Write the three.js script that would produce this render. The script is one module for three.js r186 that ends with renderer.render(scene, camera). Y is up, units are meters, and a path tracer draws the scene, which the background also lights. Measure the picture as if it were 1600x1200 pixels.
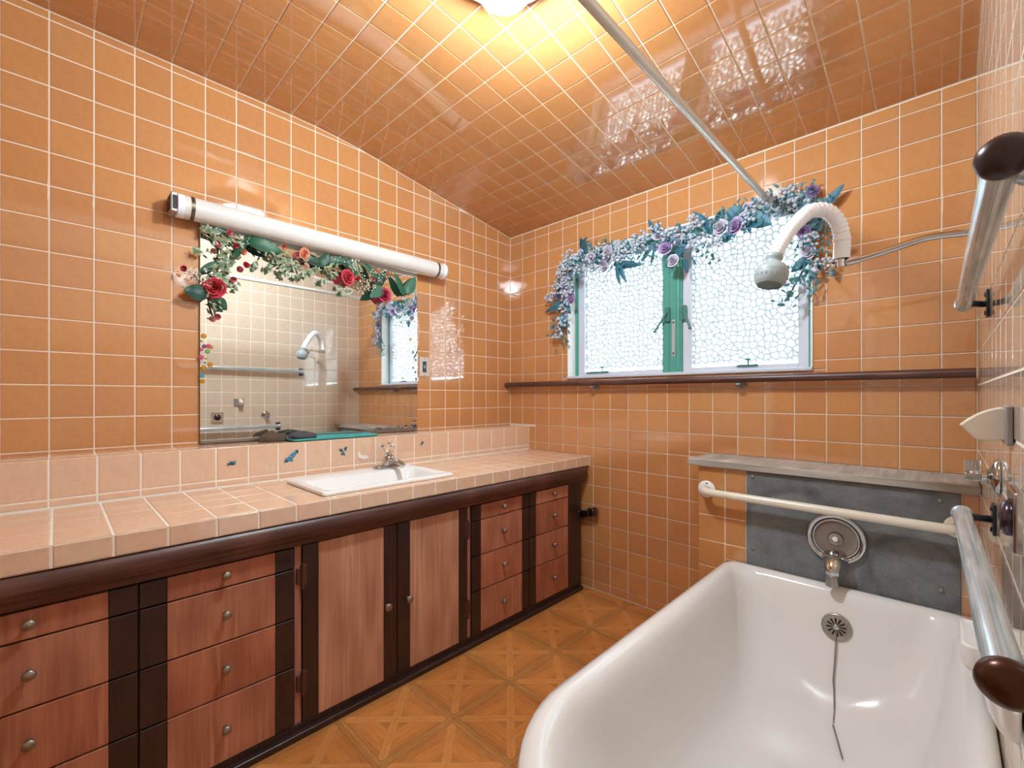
import * as THREE from 'three';
import { RoundedBoxGeometry } from 'three/addons/geometries/RoundedBoxGeometry.js';
import { mergeGeometries } from 'three/addons/utils/BufferGeometryUtils.js';

// ---------------------------------------------------------------- camera, sky, exposure
const scene = new THREE.Scene();
const TH = 0.7718, FPX = 695.1;
const camera = new THREE.PerspectiveCamera(2 * Math.atan(600 / FPX) * 180 / Math.PI, 1600 / 1200, 0.01, 200);
camera.position.set(2.126, 1.11, 2.1687);
camera.lookAt(2.126 - Math.sin(TH), 1.11, 2.1687 - Math.cos(TH));
camera.setViewOffset(1600, 1200, 0, -20.2, 1600, 1200);
camera.updateProjectionMatrix(); camera.updateMatrixWorld(true);
scene.background = new THREE.Color(0.68, 0.87, 1.0);            // overcast sky
scene.backgroundIntensity = 13;
const renderer = new THREE.WebGLRenderer({ antialias: true });
renderer.toneMapping = THREE.LinearToneMapping;
renderer.toneMappingExposure = 1.22;
renderer.shadowMap.enabled = true;
const LAMP = { x: 1.25, y: 2.265, z: 1.3, power: 5.2, color: new THREE.Color(0.71, 0.86, 0.95) };

// ---------------------------------------------------------------- helpers
let seed = 7;
const rnd = () => { seed = (seed + 0x6D2B79F5) | 0; let t = Math.imul(seed ^ (seed >>> 15), 1 | seed); t = (t + Math.imul(t ^ (t >>> 7), 61 | t)) ^ t; return ((t ^ (t >>> 14)) >>> 0) / 4294967296; };
const rr = (a, b) => a + (b - a) * rnd();
const V3 = (x, y, z) => new THREE.Vector3(x, y, z);
const used = new Map();
function numbered(n) { const k = used.get(n) ?? 0; used.set(n, k + 1); return k ? n + '_' + String(k).padStart(3, '0') : n; }
function thing(name, label, category, pos = [0, 0, 0], group) {
  const o = new THREE.Group(); o.name = numbered(name); o.position.set(...pos); scene.add(o);
  o.userData = { label, category }; if (group) o.userData.group = group; return o;
}
function part(name, geo, mat, parent, label) {
  const m = new THREE.Mesh(Array.isArray(geo) ? (geo.length > 1 ? join(geo) : geo[0]) : geo, mat); m.name = name; m.castShadow = m.receiveShadow = true; parent.add(m);
  if (label) m.userData.label = label; return m;
}
function join(gs) {
  return mergeGeometries(gs.map((g) => { let h = g.index ? g.toNonIndexed() : g.clone(); if (!h.attributes.uv) h.setAttribute('uv', new THREE.BufferAttribute(new Float32Array(h.attributes.position.count * 2), 2)); for (const k of Object.keys(h.attributes)) if (!['position', 'normal', 'uv', 'color'].includes(k)) h.deleteAttribute(k); return h; }));
}
function struct(name, geo, mat) { const m = part(name, geo, mat, scene); m.userData.kind = 'structure'; return m; }
function boxUV(g, ox = 0, oy = 0) {
  const p = g.attributes.position, n = g.attributes.normal, uv = new Float32Array(p.count * 2);
  for (let i = 0; i < p.count; i++) {
    const ax = Math.abs(n.getX(i)), ay = Math.abs(n.getY(i)), az = Math.abs(n.getZ(i));
    let u, v; if (ax >= ay && ax >= az) { u = p.getZ(i); v = p.getY(i); } else if (ay >= az) { u = p.getZ(i); v = p.getX(i); } else { u = p.getX(i); v = p.getY(i); }
    uv[2 * i] = u + ox; uv[2 * i + 1] = v + oy;
  }
  g.setAttribute('uv', new THREE.BufferAttribute(uv, 2)); return g;
}
const bx = (x0, x1, y0, y1, z0, z1, r = 0.002) => {
  const w = x1 - x0, h = y1 - y0, d = z1 - z0;
  const g = r > 0 ? new RoundedBoxGeometry(w, h, d, 2, Math.min(r, w / 2.01, h / 2.01, d / 2.01)) : new THREE.BoxGeometry(w, h, d);
  g.translate((x0 + x1) / 2, (y0 + y1) / 2, (z0 + z1) / 2); return boxUV(g, rnd() * 3, rnd() * 3);
};
const tube = (pts, r, seg = 40, rad = 14, closed = false) => new THREE.TubeGeometry(new THREE.CatmullRomCurve3(pts.map((p) => V3(...p)), closed, 'centripetal'), seg, r, rad, closed);
function cyl(a, b, r0, r1 = r0, seg = 24) {
  const A = V3(...a), B = V3(...b), L = A.distanceTo(B), g = new THREE.CylinderGeometry(r1, r0, L, seg);
  g.translate(0, L / 2, 0); g.applyQuaternion(new THREE.Quaternion().setFromUnitVectors(V3(0, 1, 0), B.clone().sub(A).normalize())); g.translate(A.x, A.y, A.z); return g;
}
function lathe(prof, at = [0, 0, 0], dir = [0, 1, 0], seg = 36) {    // prof: [radius, height]
  const g = new THREE.LatheGeometry(prof.map((p) => new THREE.Vector2(Math.max(p[0], 1e-5), p[1])), seg);
  g.applyQuaternion(new THREE.Quaternion().setFromUnitVectors(V3(0, 1, 0), V3(...dir).normalize())); g.translate(...at); return g;
}
// noise and computed textures
function grid(n) { const a = new Float32Array(n * n); for (let i = 0; i < n * n; i++) a[i] = rnd(); return (x, y) => { x = ((x % n) + n) % n; y = ((y % n) + n) % n; const i = Math.floor(x), j = Math.floor(y), fx = x - i, fy = y - j, s = fx * fx * (3 - 2 * fx), t = fy * fy * (3 - 2 * fy), i1 = (i + 1) % n, j1 = (j + 1) % n; return (a[j * n + i] * (1 - s) + a[j * n + i1] * s) * (1 - t) + (a[j1 * n + i] * (1 - s) + a[j1 * n + i1] * s) * t; }; }
const G64 = grid(64), G128 = grid(128), G16 = grid(16), G8 = grid(8), G32 = grid(32);
function tex(w, h, fn, srgb = true, rep = [1, 1], mirror = false) {
  const d = new Uint8Array(w * h * 4);
  for (let j = 0; j < h; j++) for (let i = 0; i < w; i++) { const c = fn(i / w, j / h); for (let k = 0; k < 3; k++) d[(j * w + i) * 4 + k] = Math.max(0, Math.min(255, c[k])); d[(j * w + i) * 4 + 3] = 255; }
  const t = new THREE.DataTexture(d, w, h); t.magFilter = THREE.LinearFilter; t.minFilter = THREE.LinearMipmapLinearFilter; t.wrapS = t.wrapT = THREE.RepeatWrapping; if (mirror) t.wrapT = t.wrapS = THREE.MirroredRepeatWrapping; if (srgb) t.colorSpace = THREE.SRGBColorSpace; t.repeat.set(...rep); t.needsUpdate = true; return t;
}
const mixc = (a, b, t) => a.map((x, i) => x + (b[i] - x) * t);
const P = (o) => new THREE.MeshPhysicalMaterial(o);

// ---------------------------------------------------------------- materials
const waveBump = tex(256, 256, (u, v) => { const k = 255 * (0.6 * G8(u * 8, v * 8) + 0.3 * G16(u * 16, v * 16) + 0.1 * G64(u * 64, v * 64)); return [k, k, k]; }, false, [2.2, 2.2]);
const mottle = tex(256, 256, (u, v) => { const k = 238 + 10 * G32(u * 32, v * 32) + 7 * G128(u * 128, v * 128); return [k, k - 1, k - 3]; }, true, [3, 3]);
function glaze(hex) {
  return [0, 1, 2, 3].map((i) => { const c = new THREE.Color(hex); c.offsetHSL((i - 1.5) * 0.0012, (i % 2) * 0.016 - 0.008, (i - 1.5) * 0.006); return P({ color: c, map: mottle, roughness: 0.05, ior: 2.0, bumpMap: waveBump, bumpScale: 0.00016 }); });
}
const peach = glaze(0xca8b57), pale = glaze(0xdac6b2), counterTile = glaze(0xe9c3a6);  // pale: peach glaze lightened to carry the glare on the right wall
const grout = P({ color: 0xe9d3bc, roughness: 0.85 });
const groutWhite = P({ color: 0xf3e8dc, roughness: 0.8 });
const groutWarm = P({ color: 0xe6d5c0, roughness: 0.85 });
const plaster = P({ color: 0xd8c6ae, roughness: 0.9 });
const white = P({ color: 0xeeecea, roughness: 0.12, ior: 1.55 });
const enamelBump = tex(128, 128, (u, v) => { const k = 255 * (0.7 * G8(u * 8, v * 8) + 0.3 * G16(u * 16, v * 16)); return [k, k, k]; }, false, [1, 1]);
const enamel = P({ color: 0xe6e2de, roughness: 0.16, ior: 1.55 });
const chrome = P({ color: 0xc9ced3, metalness: 1, roughness: 0.09 });
const brushed = P({ color: 0xa9a59e, metalness: 1, roughness: 0.32 });
const wearMap = tex(256, 256, (u, v) => { const n = 0.35 * G16(u * 16, v * 16) + 0.35 * G64(u * 64, v * 4) + 0.3 * G128(u * 128, v * 8); return mixc([172, 192, 202], [228, 238, 242], Math.min(1, Math.max(0, (n - 0.3) * 2.2))); });
const oldSteel = P({ color: 0xffffff, map: wearMap, metalness: 0.55, roughness: 0.24 });
const darkBronze = P({ color: 0x3a2d30, metalness: 0.3, roughness: 0.3 });
const blackMetal = P({ color: 0x22262a, metalness: 0.4, roughness: 0.4 });
const blackGloss = P({ color: 0x0c0a0a, roughness: 0.12, clearcoat: 1, clearcoatRoughness: 0.06 });
const steel = P({ color: 0x8b857d, metalness: 0.9, roughness: 0.4 });
const rust = P({ color: 0x5e3a30, metalness: 0.4, roughness: 0.55 });
const knobMetal = P({ color: 0x9a8f80, metalness: 0.85, roughness: 0.42 });
const ivory = P({ color: 0xe3d8c6, roughness: 0.28, clearcoat: 0.4, clearcoatRoughness: 0.2 });
function wood(a, b, c, stretch, sheen) { // grain runs along v
  return tex(256, 256, (u, v) => { const warp = 0.05 * G8(u * 8, v * 8); const g1 = G32((u + warp) * 32, v * 5 + 3), g2 = G128((u + warp * 0.5) * 128, v * 9), g3 = G8(u * 8 + 1, v * 5); const t = 0.4 * g1 + 0.35 * g2 + 0.25 * g3; let k = mixc(a, b, Math.min(1, Math.max(0, (0.62 * t + 0.38 * G8(u * 8 + 3, v * 8 + 1) - 0.2) * 1.6))); const s = G64(u * 64 + 9, v * 3 + 5); if (s > 0.8) k = mixc(k, c, (s - 0.8) * 3); return k; }, true, [stretch[0], stretch[1] * 0.5], true);
}
const mahogTex = wood([146, 88, 66], [198, 134, 104], [216, 160, 132], [2.4, 2.4]);
const mahogTex2 = wood([140, 80, 58], [192, 122, 92], [210, 150, 118], [2.4, 2.4]);
const mahogany = [P({ map: mahogTex, roughness: 0.42, clearcoat: 0.25, clearcoatRoughness: 0.3 }), P({ map: mahogTex2, roughness: 0.42, clearcoat: 0.25, clearcoatRoughness: 0.3 })];
const doorWood = P({ map: wood([158, 106, 82], [212, 162, 132], [230, 190, 162], [3, 1.6]), roughness: 0.45, clearcoat: 0.2, clearcoatRoughness: 0.3 });
const darkTex = wood([34, 18, 17], [58, 32, 28], [84, 54, 46], [3, 3]);
const darkWood = P({ map: darkTex, roughness: 0.38, clearcoat: 0.3, clearcoatRoughness: 0.25 });
const railTex = wood([58, 30, 26], [100, 60, 50], [136, 100, 88], [3, 3]);
const railWood = P({ map: railTex, roughness: 0.4, clearcoat: 0.2, clearcoatRoughness: 0.3 });
railWood.map = railTex.clone(); railWood.map.rotation = Math.PI / 2; railWood.map.needsUpdate = true;
const pinkWood = P({ map: wood([150, 96, 78], [184, 128, 108], [206, 160, 140], [4, 2]), roughness: 0.6 });
const greyTex = wood([142, 132, 122], [206, 196, 186], [110, 98, 90], [2.2, 2.2]);
greyTex.rotation = Math.PI / 2;
const greyWood = P({ map: greyTex, roughness: 0.7, bumpMap: greyTex, bumpScale: 0.001 });
const slateTex = tex(512, 512, (u, v) => { // worn slate-grey board with a few old swirling water stains
  let k = 110 + 34 * (0.5 * G16(u * 16, v * 16) + 0.3 * G64(u * 64, v * 64) + 0.2 * G128(u * 128, v * 128) - 0.5);
  const sw = (cx, cy, r, w, d) => { const q = Math.hypot((u - cx) * 1.75, v - cy) + 0.03 * G8(u * 8, v * 8); k += d * Math.exp(-(((q - r) / w) ** 2)); };
  sw(0.28, 0.25, 0.62, 0.05, -16); sw(0.3, 0.3, 0.5, 0.06, 10); sw(0.82, 0.25, 0.34, 0.03, -16); sw(0.82, 0.2, 0.46, 0.08, 8); sw(0.62, 0.98, 0.5, 0.05, -10);
  if (G128(u * 128 + 7, v * 128) > 0.93) k += 26; const drip = G64(u * 64, 3); if (drip > 0.8 && v < 0.5) k += 22 * (drip - 0.8) * 4 * (0.5 - v);
  return [k, k + 1, k + 2]; });
const slate = P({ map: slateTex, roughness: 0.5, ior: 1.45 });
const teal = P({ color: 0x4b9485, roughness: 0.35, clearcoat: 0.3 });
const tealDark = P({ color: 0x3a6f69, roughness: 0.4 });
const sashWhite = P({ color: 0xc9ccd6, roughness: 0.4 });
const jambWhite = P({ color: 0xe9e8e4, roughness: 0.45 });
const plasticWhite = P({ color: 0xf2f4fc, roughness: 0.35 });
const plasticGrey = P({ color: 0x9fa9ab, roughness: 0.4 });
const plasticTeal = P({ color: 0x6f8a8c, roughness: 0.45 });
const mirrorMat = P({ color: 0xf1f4f2, metalness: 1, roughness: 0.015 });
const crystal = P({ color: 0xffffff, transmission: 1, thickness: 0.03, roughness: 0.02, ior: 1.5 });
// pebbled privacy glass: a normal map of irregular cells, their refraction lines painted into the colour map
let glassLineShade;
const glassNormal = (() => {
  const N = 11, W = 512, pts = []; for (let j = 0; j < N; j++) for (let i = 0; i < N; i++) pts.push([(i + rr(0.1, 0.9)) / N, (j + rr(0.1, 0.9)) / N]);
  const H = new Float32Array(W * W), Q = new Float32Array(W * W);
  for (let y = 0; y < W; y++) for (let x = 0; x < W; x++) {
    const u = x / W, v = y / W, ci = Math.floor(u * N), cj = Math.floor(v * N); let a = 9, b = 9;
    for (let dj = -1; dj <= 1; dj++) for (let di = -1; di <= 1; di++) { const q = pts[((cj + dj + N) % N) * N + (ci + di + N) % N]; let dx = Math.abs(q[0] - u), dy = Math.abs(q[1] - v); dx = Math.min(dx, 1 - dx); dy = Math.min(dy, 1 - dy); const d = Math.hypot(dx, dy); if (d < a) { b = a; a = d; } else if (d < b) b = d; }
    H[y * W + x] = Math.min(1, (b - a) * N * 2.2) ** 0.6; Q[y * W + x] = Math.min(1, (b - a) * N * 1.25);
  }
  glassLineShade = tex(W, W, (u, v) => { const q = Q[Math.min(W - 1, Math.round(v * W)) * W + Math.min(W - 1, Math.round(u * W))], k = 255 * (0.3 + 0.7 * q * q * (3 - 2 * q)); return [k, k, k]; }, true, [3.2, 3.2]);
  return tex(W, W, (u, v) => { const x = Math.round(u * W), y = Math.round(v * W), h = (i, j) => H[((j + W) % W) * W + (i + W) % W]; const nx = (h(x - 1, y) - h(x + 1, y)) * 5, ny = (h(x, y - 1) - h(x, y + 1)) * 5, l = Math.hypot(nx, ny, 1); return [(nx / l * 0.5 + 0.5) * 255, (ny / l * 0.5 + 0.5) * 255, (1 / l * 0.5 + 0.5) * 255]; }, false, [3.2, 3.2]);
})();
const privacyGlass = P({ color: 0xffffff, transmission: 1, thickness: 0, roughness: 0.93, ior: 1.52, map: glassLineShade, normalMap: glassNormal, normalScale: new THREE.Vector2(1.4, 1.4) });

// ---------------------------------------------------------------- tiles
const tileCache = new Map();
function tileGeo(pts, t = 0.002, b = 0.0012) {
  const key = pts.map((p) => p.map((x) => Math.round(x * 2000)).join()).join(';') + t;
  if (tileCache.has(key)) return tileCache.get(key);
  const n = pts.length, inn = pts.map((p, i) => {
    const a = pts[(i + n - 1) % n], c = pts[(i + 1) % n], e1 = new THREE.Vector2(p[0] - a[0], p[1] - a[1]).normalize(), e2 = new THREE.Vector2(c[0] - p[0], c[1] - p[1]).normalize();
    const n1 = new THREE.Vector2(-e1.y, e1.x), n2 = new THREE.Vector2(-e2.y, e2.x), m = n1.clone().add(n2).normalize(), k = b * 1.3 / Math.max(0.4, m.dot(n1)); return [p[0] + m.x * k, p[1] + m.y * k];
  });
  const pos = [], nor = [], uv = [], idx = [];
  const add = (p, z, nx, ny, nz) => { pos.push(p[0], p[1], z); const l = Math.hypot(nx, ny, nz); nor.push(nx / l, ny / l, nz / l); uv.push(p[0], p[1]); return pos.length / 3 - 1; };
  const top = inn.map((p) => add(p, t, 0, 0, 1)); for (let i = 1; i < n - 1; i++) idx.push(top[0], top[i], top[i + 1]);
  for (let i = 0; i < n; i++) {
    const j = (i + 1) % n, ex = pts[j][0] - pts[i][0], ey = pts[j][1] - pts[i][1], l = Math.hypot(ex, ey), ox = ey / l, oy = -ex / l;
    const a = add(inn[i], t, ox * 0.12, oy * 0.12, 1), c = add(inn[j], t, ox * 0.12, oy * 0.12, 1), d = add(pts[j], t - b, ox, oy, 0.55), e = add(pts[i], t - b, ox, oy, 0.55), f = add(pts[j], 0, ox, oy, 0), g = add(pts[i], 0, ox, oy, 0);
    idx.push(a, e, d, a, d, c, e, g, f, e, f, d);
  }
  const geo = new THREE.BufferGeometry(); geo.setAttribute('position', new THREE.Float32BufferAttribute(pos, 3)); geo.setAttribute('normal', new THREE.Float32BufferAttribute(nor, 3)); geo.setAttribute('uv', new THREE.Float32BufferAttribute(uv, 2)); geo.setIndex(idx);
  tileCache.set(key, geo); return geo;
}
function subtract(rects, hole) {
  const out = [];
  for (const [a, b, c, d] of rects) {          // u0,u1,v0,v1
    const [p, q, r, s] = hole; if (q <= a || p >= b || s <= c || r >= d) { out.push([a, b, c, d]); continue; }
    if (c < r) out.push([a, b, c, r]); if (d > s) out.push([a, b, s, d]); const lo = Math.max(c, r), hi = Math.min(d, s); if (a < p) out.push([a, p, lo, hi]); if (b > q) out.push([q, b, lo, hi]);
  }
  return out;
}
const GAP = 0.0045;
function gridCells(us, vs, holes = [], skip = () => false, gap = GAP) {
  const cells = [];
  for (let i = 0; i + 1 < us.length; i++) for (let j = 0; j + 1 < vs.length; j++) {
    let r = [[us[i], us[i + 1], vs[j], vs[j + 1]]]; for (const h of holes) r = subtract(r, h);
    for (const q of r) { if (q[1] - q[0] < 0.012 || q[3] - q[2] < 0.012 || skip(q)) continue; const g = gap / 2; cells.push([[q[0] + g, q[2] + g], [q[1] - g, q[2] + g], [q[1] - g, q[3] - g], [q[0] + g, q[3] - g]]); }
  }
  return cells;
}
// cells: {poly, O, U, V}; the 300 that show largest become parts, the rest one part
function layTiles(parent, cells, mats, limit = 300, t = 0.002, name = 'tile') {
  const view = new THREE.Matrix4().multiplyMatrices(camera.projectionMatrix, camera.matrixWorldInverse), fwd = V3(-Math.sin(TH), 0, -Math.cos(TH));
  for (const c of cells) {
    c.N = c.U.clone().cross(c.V); const cu = c.poly.reduce((s, p) => s + p[0], 0) / c.poly.length, cv = c.poly.reduce((s, p) => s + p[1], 0) / c.poly.length;
    c.at = c.O.clone().addScaledVector(c.U, cu).addScaledVector(c.V, cv); c.local = c.poly.map((p) => [p[0] - cu, p[1] - cv]);
    const to = c.at.clone().sub(camera.position), dist = to.length(), q = c.at.clone().applyMatrix4(view), inside = to.dot(fwd) > 0 && Math.abs(q.x) < 1.06 && Math.abs(q.y) < 1.06;
    let ar = 0; for (let i = 0; i < c.local.length; i++) { const a = c.local[i], b = c.local[(i + 1) % c.local.length]; ar += a[0] * b[1] - a[1] * b[0]; }
    c.score = ar * Math.abs(to.normalize().dot(c.N)) / (dist * dist) * (inside ? 1 : 1e-4);
  }
  cells.sort((a, b) => b.score - a.score); const rest = [];
  cells.forEach((c, i) => {
    const m = new THREE.Matrix4().makeBasis(c.U, c.V, c.N).setPosition(c.at), g = tileGeo(c.local, t);
    if (i < limit) { const o = part(i ? name + '_' + String(i).padStart(3, '0') : name, g, mats[Math.floor(rnd() * mats.length)], parent); o.applyMatrix4(m); o.rotateX(rr(-0.001, 0.001)); o.rotateY(rr(-0.001, 0.001)); }
    else rest.push(g.clone().applyMatrix4(m));
  });
  if (rest.length) part('tile_field', join(rest), mats[1], parent).userData.kind = 'stuff';
}
const frameCells = (polys, O, U, V) => polys.map((poly) => ({ poly, O, U, V }));
const X = V3(1, 0, 0), Y = V3(0, 1, 0), Z = V3(0, 0, 1), NX = V3(-1, 0, 0), NZ = V3(0, 0, -1);

// ---------------------------------------------------------------- room
const W = 2.204, D = 3.05, S = 0.002;
const ceilY = (z) => z < 1 ? 2.194 + 0.16 * z : z < 1.45 ? 2.354 + 0.16 * (z - 1) - 0.16 * (z - 1) ** 2 / 0.9 : 2.39;
const colZ = [0]; for (let n = 19; n > -8; n--) { const z = 2.1814 - 0.1087 * n; if (z < D) colZ.push(z); } colZ.push(D);
const rowY = []; for (let k = 0; k < 22; k++) rowY.push(0.0503 + 0.11 * k);
const backX = [0]; for (let n = 1; n < 20; n++) backX.push(0.0021 + 0.1113 * n); backX.push(W);
const WIN = [0.487, 1.738, 1.222, 1.965];                        // opening x0,x1,y0,y1
const MIR = [0.755, 1.768, 0.93, 1.80];                          // mirror z0,z1,y0,y1

const floorM = struct('floor', bx(-0.14, W + 0.14, -0.1, -S, -0.16, D + 0.14, 0), plaster);
{ // printed parquet-look vinyl tiles
  const planks = (u, v) => 0.5 * G64(u * 64, v * 5) + 0.3 * G128(u * 128, v * 9) + 0.2 * G16(u * 16, v * 16);
  const vinyl = tex(512, 512, (u, v) => {
    const e = Math.min(u, 1 - u, v, 1 - v), horiz = Math.min(v, 1 - v) < Math.min(u, 1 - u), a = Math.abs(u - v), b = Math.abs(u + v - 1), d = Math.min(a, b);
    if (e < 0.052) { const g = horiz ? planks(v, u) : planks(u, v); let k = mixc([164, 106, 54], [192, 138, 80], g); if (e > 0.045) k = [136, 84, 40]; return k; }
    if (d < 0.075) { const g = a < b ? planks(u - v, u + v) : planks(u + v, u - v); let k = mixc([190, 120, 60], [216, 150, 88], g); if (d > 0.069) k = mixc(k, [158, 98, 48], 0.45); if (d < 0.004) k = mixc(k, [158, 98, 48], 0.3); return k; }
    const along = horiz ? v : u, g = horiz ? planks(v, u) : planks(u, v), band = Math.floor(Math.min(along, 1 - along) * 9); let k = mixc([182, 108, 50], [216, 144, 78], g); k = k.map((x) => x * (0.9 + 0.05 * (band % 3))); return k;
  });
  const vinylM = [0, 1].map((i) => P({ map: vinyl, roughness: 0.3, color: i ? 0xffffff : 0xf2eee8, ior: 1.5 }));
  const p = 0.28, xs = [], zs = []; for (let x = 0.91 - 4 * p; x < W + p; x += p) xs.push(x); for (let z = 0.93 - 4 * p; z < D + p; z += p) zs.push(z);
  let i = 0;
  for (let a = 0; a + 1 < xs.length; a++) for (let b = 0; b + 1 < zs.length; b++) {
    const x0 = Math.max(xs[a], 0), x1 = Math.min(xs[a + 1], W), z0 = Math.max(zs[b], 0), z1 = Math.min(zs[b + 1], D); if (x1 - x0 < 0.02 || z1 - z0 < 0.02) continue;
    const g = new THREE.BoxGeometry(x1 - x0 - 0.0006, S, z1 - z0 - 0.0006); const cx = (x0 + x1) / 2, cz = (z0 + z1) / 2, q = g.attributes.position, uv = g.attributes.uv;
    for (let k = 0; k < q.count; k++) uv.setXY(k, (q.getX(k) + cx - xs[a]) / p, (q.getZ(k) + cz - zs[b]) / p);
    part(i ? 'vinyl_tile_' + String(i).padStart(3, '0') : 'vinyl_tile', g, vinylM[i % 2], floorM).position.set(cx, -S / 2, cz); i++;
  }
}
// ceiling: flat near the camera, bending down to the window wall
{
  const s = new THREE.Shape(), zs = []; for (let z = -0.16; z < D + 0.14; z += 0.05) zs.push(z); zs.push(D + 0.14);
  zs.forEach((z, i) => i ? s.lineTo(z, ceilY(z) + S) : s.moveTo(z, ceilY(z) + S)); s.lineTo(D + 0.14, 2.6); s.lineTo(-0.16, 2.6);
  const g = new THREE.ExtrudeGeometry(s, { depth: W + 0.28, bevelEnabled: false }); g.rotateY(-Math.PI / 2); g.translate(W + 0.14, 0, 0);
  const c = struct('ceiling', g, groutWarm), xs = [0]; for (let k = 0; k < 20; k++) { const x = 0.047 + 0.1113 * k; if (x < W - 0.012) xs.push(x); } xs.push(W);
  const cells = [];
  for (let j = 0; j + 1 < colZ.length; j++) {
    const z0 = colZ[j], z1 = colZ[j + 1]; if (z1 - z0 < 0.012) continue; const y0 = ceilY(z0), y1 = ceilY(z1), L = Math.hypot(z1 - z0, y1 - y0), Vv = V3(0, (y1 - y0) / L, (z1 - z0) / L), N = X.clone().cross(Vv);
    for (const poly of gridCells(xs, [0, L])) cells.push({ poly, O: V3(0, y0, z0).addScaledVector(N, -S), U: X, V: Vv });
  }
  layTiles(c, cells, peach);
}
{ // left wall
  const w = struct('wall_left', bx(-0.14, -S, -0.02, 2.5, -0.16, D + 0.14, 0), grout), cells = [];
  const us = colZ.map((z) => -z).reverse();
  for (let i = 0; i + 1 < us.length; i++) for (let j = 7; j < rowY.length; j++) {
    const u0 = us[i], u1 = us[i + 1], v0 = Math.max(rowY[j], 0.9), v1 = (rowY[j + 1] ?? 3), top0 = ceilY(-u0) - 0.001, top1 = ceilY(-u1) - 0.001; if (v1 < 0.93 || u1 - u0 < 0.012) continue;
    if (-u0 < MIR[1] - 0.01 && -u1 > MIR[0] + 0.01 && v0 > MIR[2] && v1 < MIR[3] - 0.02) continue;
    const g = GAP / 2, a = Math.min(v1 - g, top0 - g), b = Math.min(v1 - g, top1 - g); if (a - v0 < 0.012 && b - v0 < 0.012) continue;
    const lo = v0 + g; let poly = [[u0 + g, lo], [u1 - g, lo], [u1 - g, Math.max(b, lo + 0.002)], [u0 + g, Math.max(a, lo + 0.002)]];
    if (a > b + 0.001 && a >= v1 - g - 1e-6 && b < v1 - g) { const t = (v1 - g - top0 + g) / (top1 - top0); if (t > 0.1 && t < 0.9) poly = [poly[0], poly[1], poly[2], [u0 + t * (u1 - u0), v1 - g], poly[3]]; }
    cells.push({ poly, O: V3(-S, 0, 0), U: NZ, V: Y });
  }
  layTiles(w, cells, peach);
}
{ // window wall
  const s = new THREE.Shape(); s.moveTo(-0.14, -0.02); s.lineTo(W + 0.14, -0.02); s.lineTo(W + 0.14, 2.3); s.lineTo(-0.14, 2.3); s.closePath();
  const h = new THREE.Path(); h.moveTo(WIN[0], WIN[2]); h.lineTo(WIN[0], WIN[3]); h.lineTo(WIN[1], WIN[3]); h.lineTo(WIN[1], WIN[2]); h.closePath(); s.holes.push(h);
  const g = new THREE.ExtrudeGeometry(s, { depth: 0.157, bevelEnabled: false }); g.translate(0, 0, -0.16);
  const w = struct('wall_back', g, grout), ys = [0.004, ...rowY.filter((y) => y < 2.17), 2.19];
  layTiles(w, frameCells(gridCells(backX, ys, [WIN, [0, 0.17, -1, 0.92], [0.17, 0.645, 0.71, 0.768], [1.358, W, -1, 0.815], [1.318, W, 0.815, 0.843]], (q) => q[1] < 0.56 && q[3] < 0.7), V3(0, 0, -S), X, Y), peach);
}
{ // right wall: the same peach tile, with glare put into a paler colour
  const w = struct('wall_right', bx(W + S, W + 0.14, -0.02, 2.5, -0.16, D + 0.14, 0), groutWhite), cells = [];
  for (let i = 0; i + 1 < colZ.length; i++) for (let j = 3; j < rowY.length; j++) {
    const z0 = colZ[i], z1 = colZ[i + 1], v1 = Math.min(rowY[j + 1] ?? 3, ceilY(z0)), g = GAP / 2; if (z1 - z0 < 0.012 || v1 - rowY[j] < 0.014) continue;
    cells.push({ poly: [[z0 + g, rowY[j] + g], [z1 - g, rowY[j] + g], [z1 - g, v1 - g], [z0 + g, v1 - g]], O: V3(W + S, 0, 0), U: Z, V: Y });
  }
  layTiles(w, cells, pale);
}
struct('wall_front', bx(-0.14, W + 0.14, -0.02, 2.5, D, D + 0.14, 0), plaster);
{
  const d = new THREE.Group(); d.name = 'door_1'; d.userData.kind = 'structure'; scene.add(d);
  part('door_slab', bx(0.85, 1.6, 0.002, 1.98, D - 0.035, D - 0.004), doorWood, d); part('door_frame', [bx(0.78, 0.846, 0.002, 2.05, D - 0.03, D - 0.002), bx(1.604, 1.67, 0.002, 2.05, D - 0.03, D - 0.002), bx(0.846, 1.604, 1.984, 2.05, D - 0.03, D - 0.002)], jambWhite, d);
  part('door_knob', lathe([[0.022, 0], [0.022, 0.004], [0.009, 0.008], [0.009, 0.03], [0.026, 0.045], [0.024, 0.06], [0, 0.064]], [0.92, 1, D - 0.035], [0, 0, -1]), brushed, d);
}
{ // boxed plumbing wall at the head of the tub
  const w = struct('wall_half', bx(1.361, W, 0, 0.814, 0, 0.222, 0), grout), ys = [0.004, 0.06, 0.17, 0.279, 0.389, 0.499, 0.607, 0.717, 0.812];
  const xs = [1.359, 1.47, 1.581, 1.692, 1.803, 1.914, 2.025, 2.136, W];
  const cells = frameCells(gridCells(xs, ys, [[1.551, 2.164, 0.437, 0.812]]), V3(0, 0, 0.222), X, Y);
  cells.push(...frameCells(gridCells([0.0, 0.112, 0.223], ys), V3(1.361, 0, 0), Z, Y));
  layTiles(w, cells, peach);
}
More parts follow.
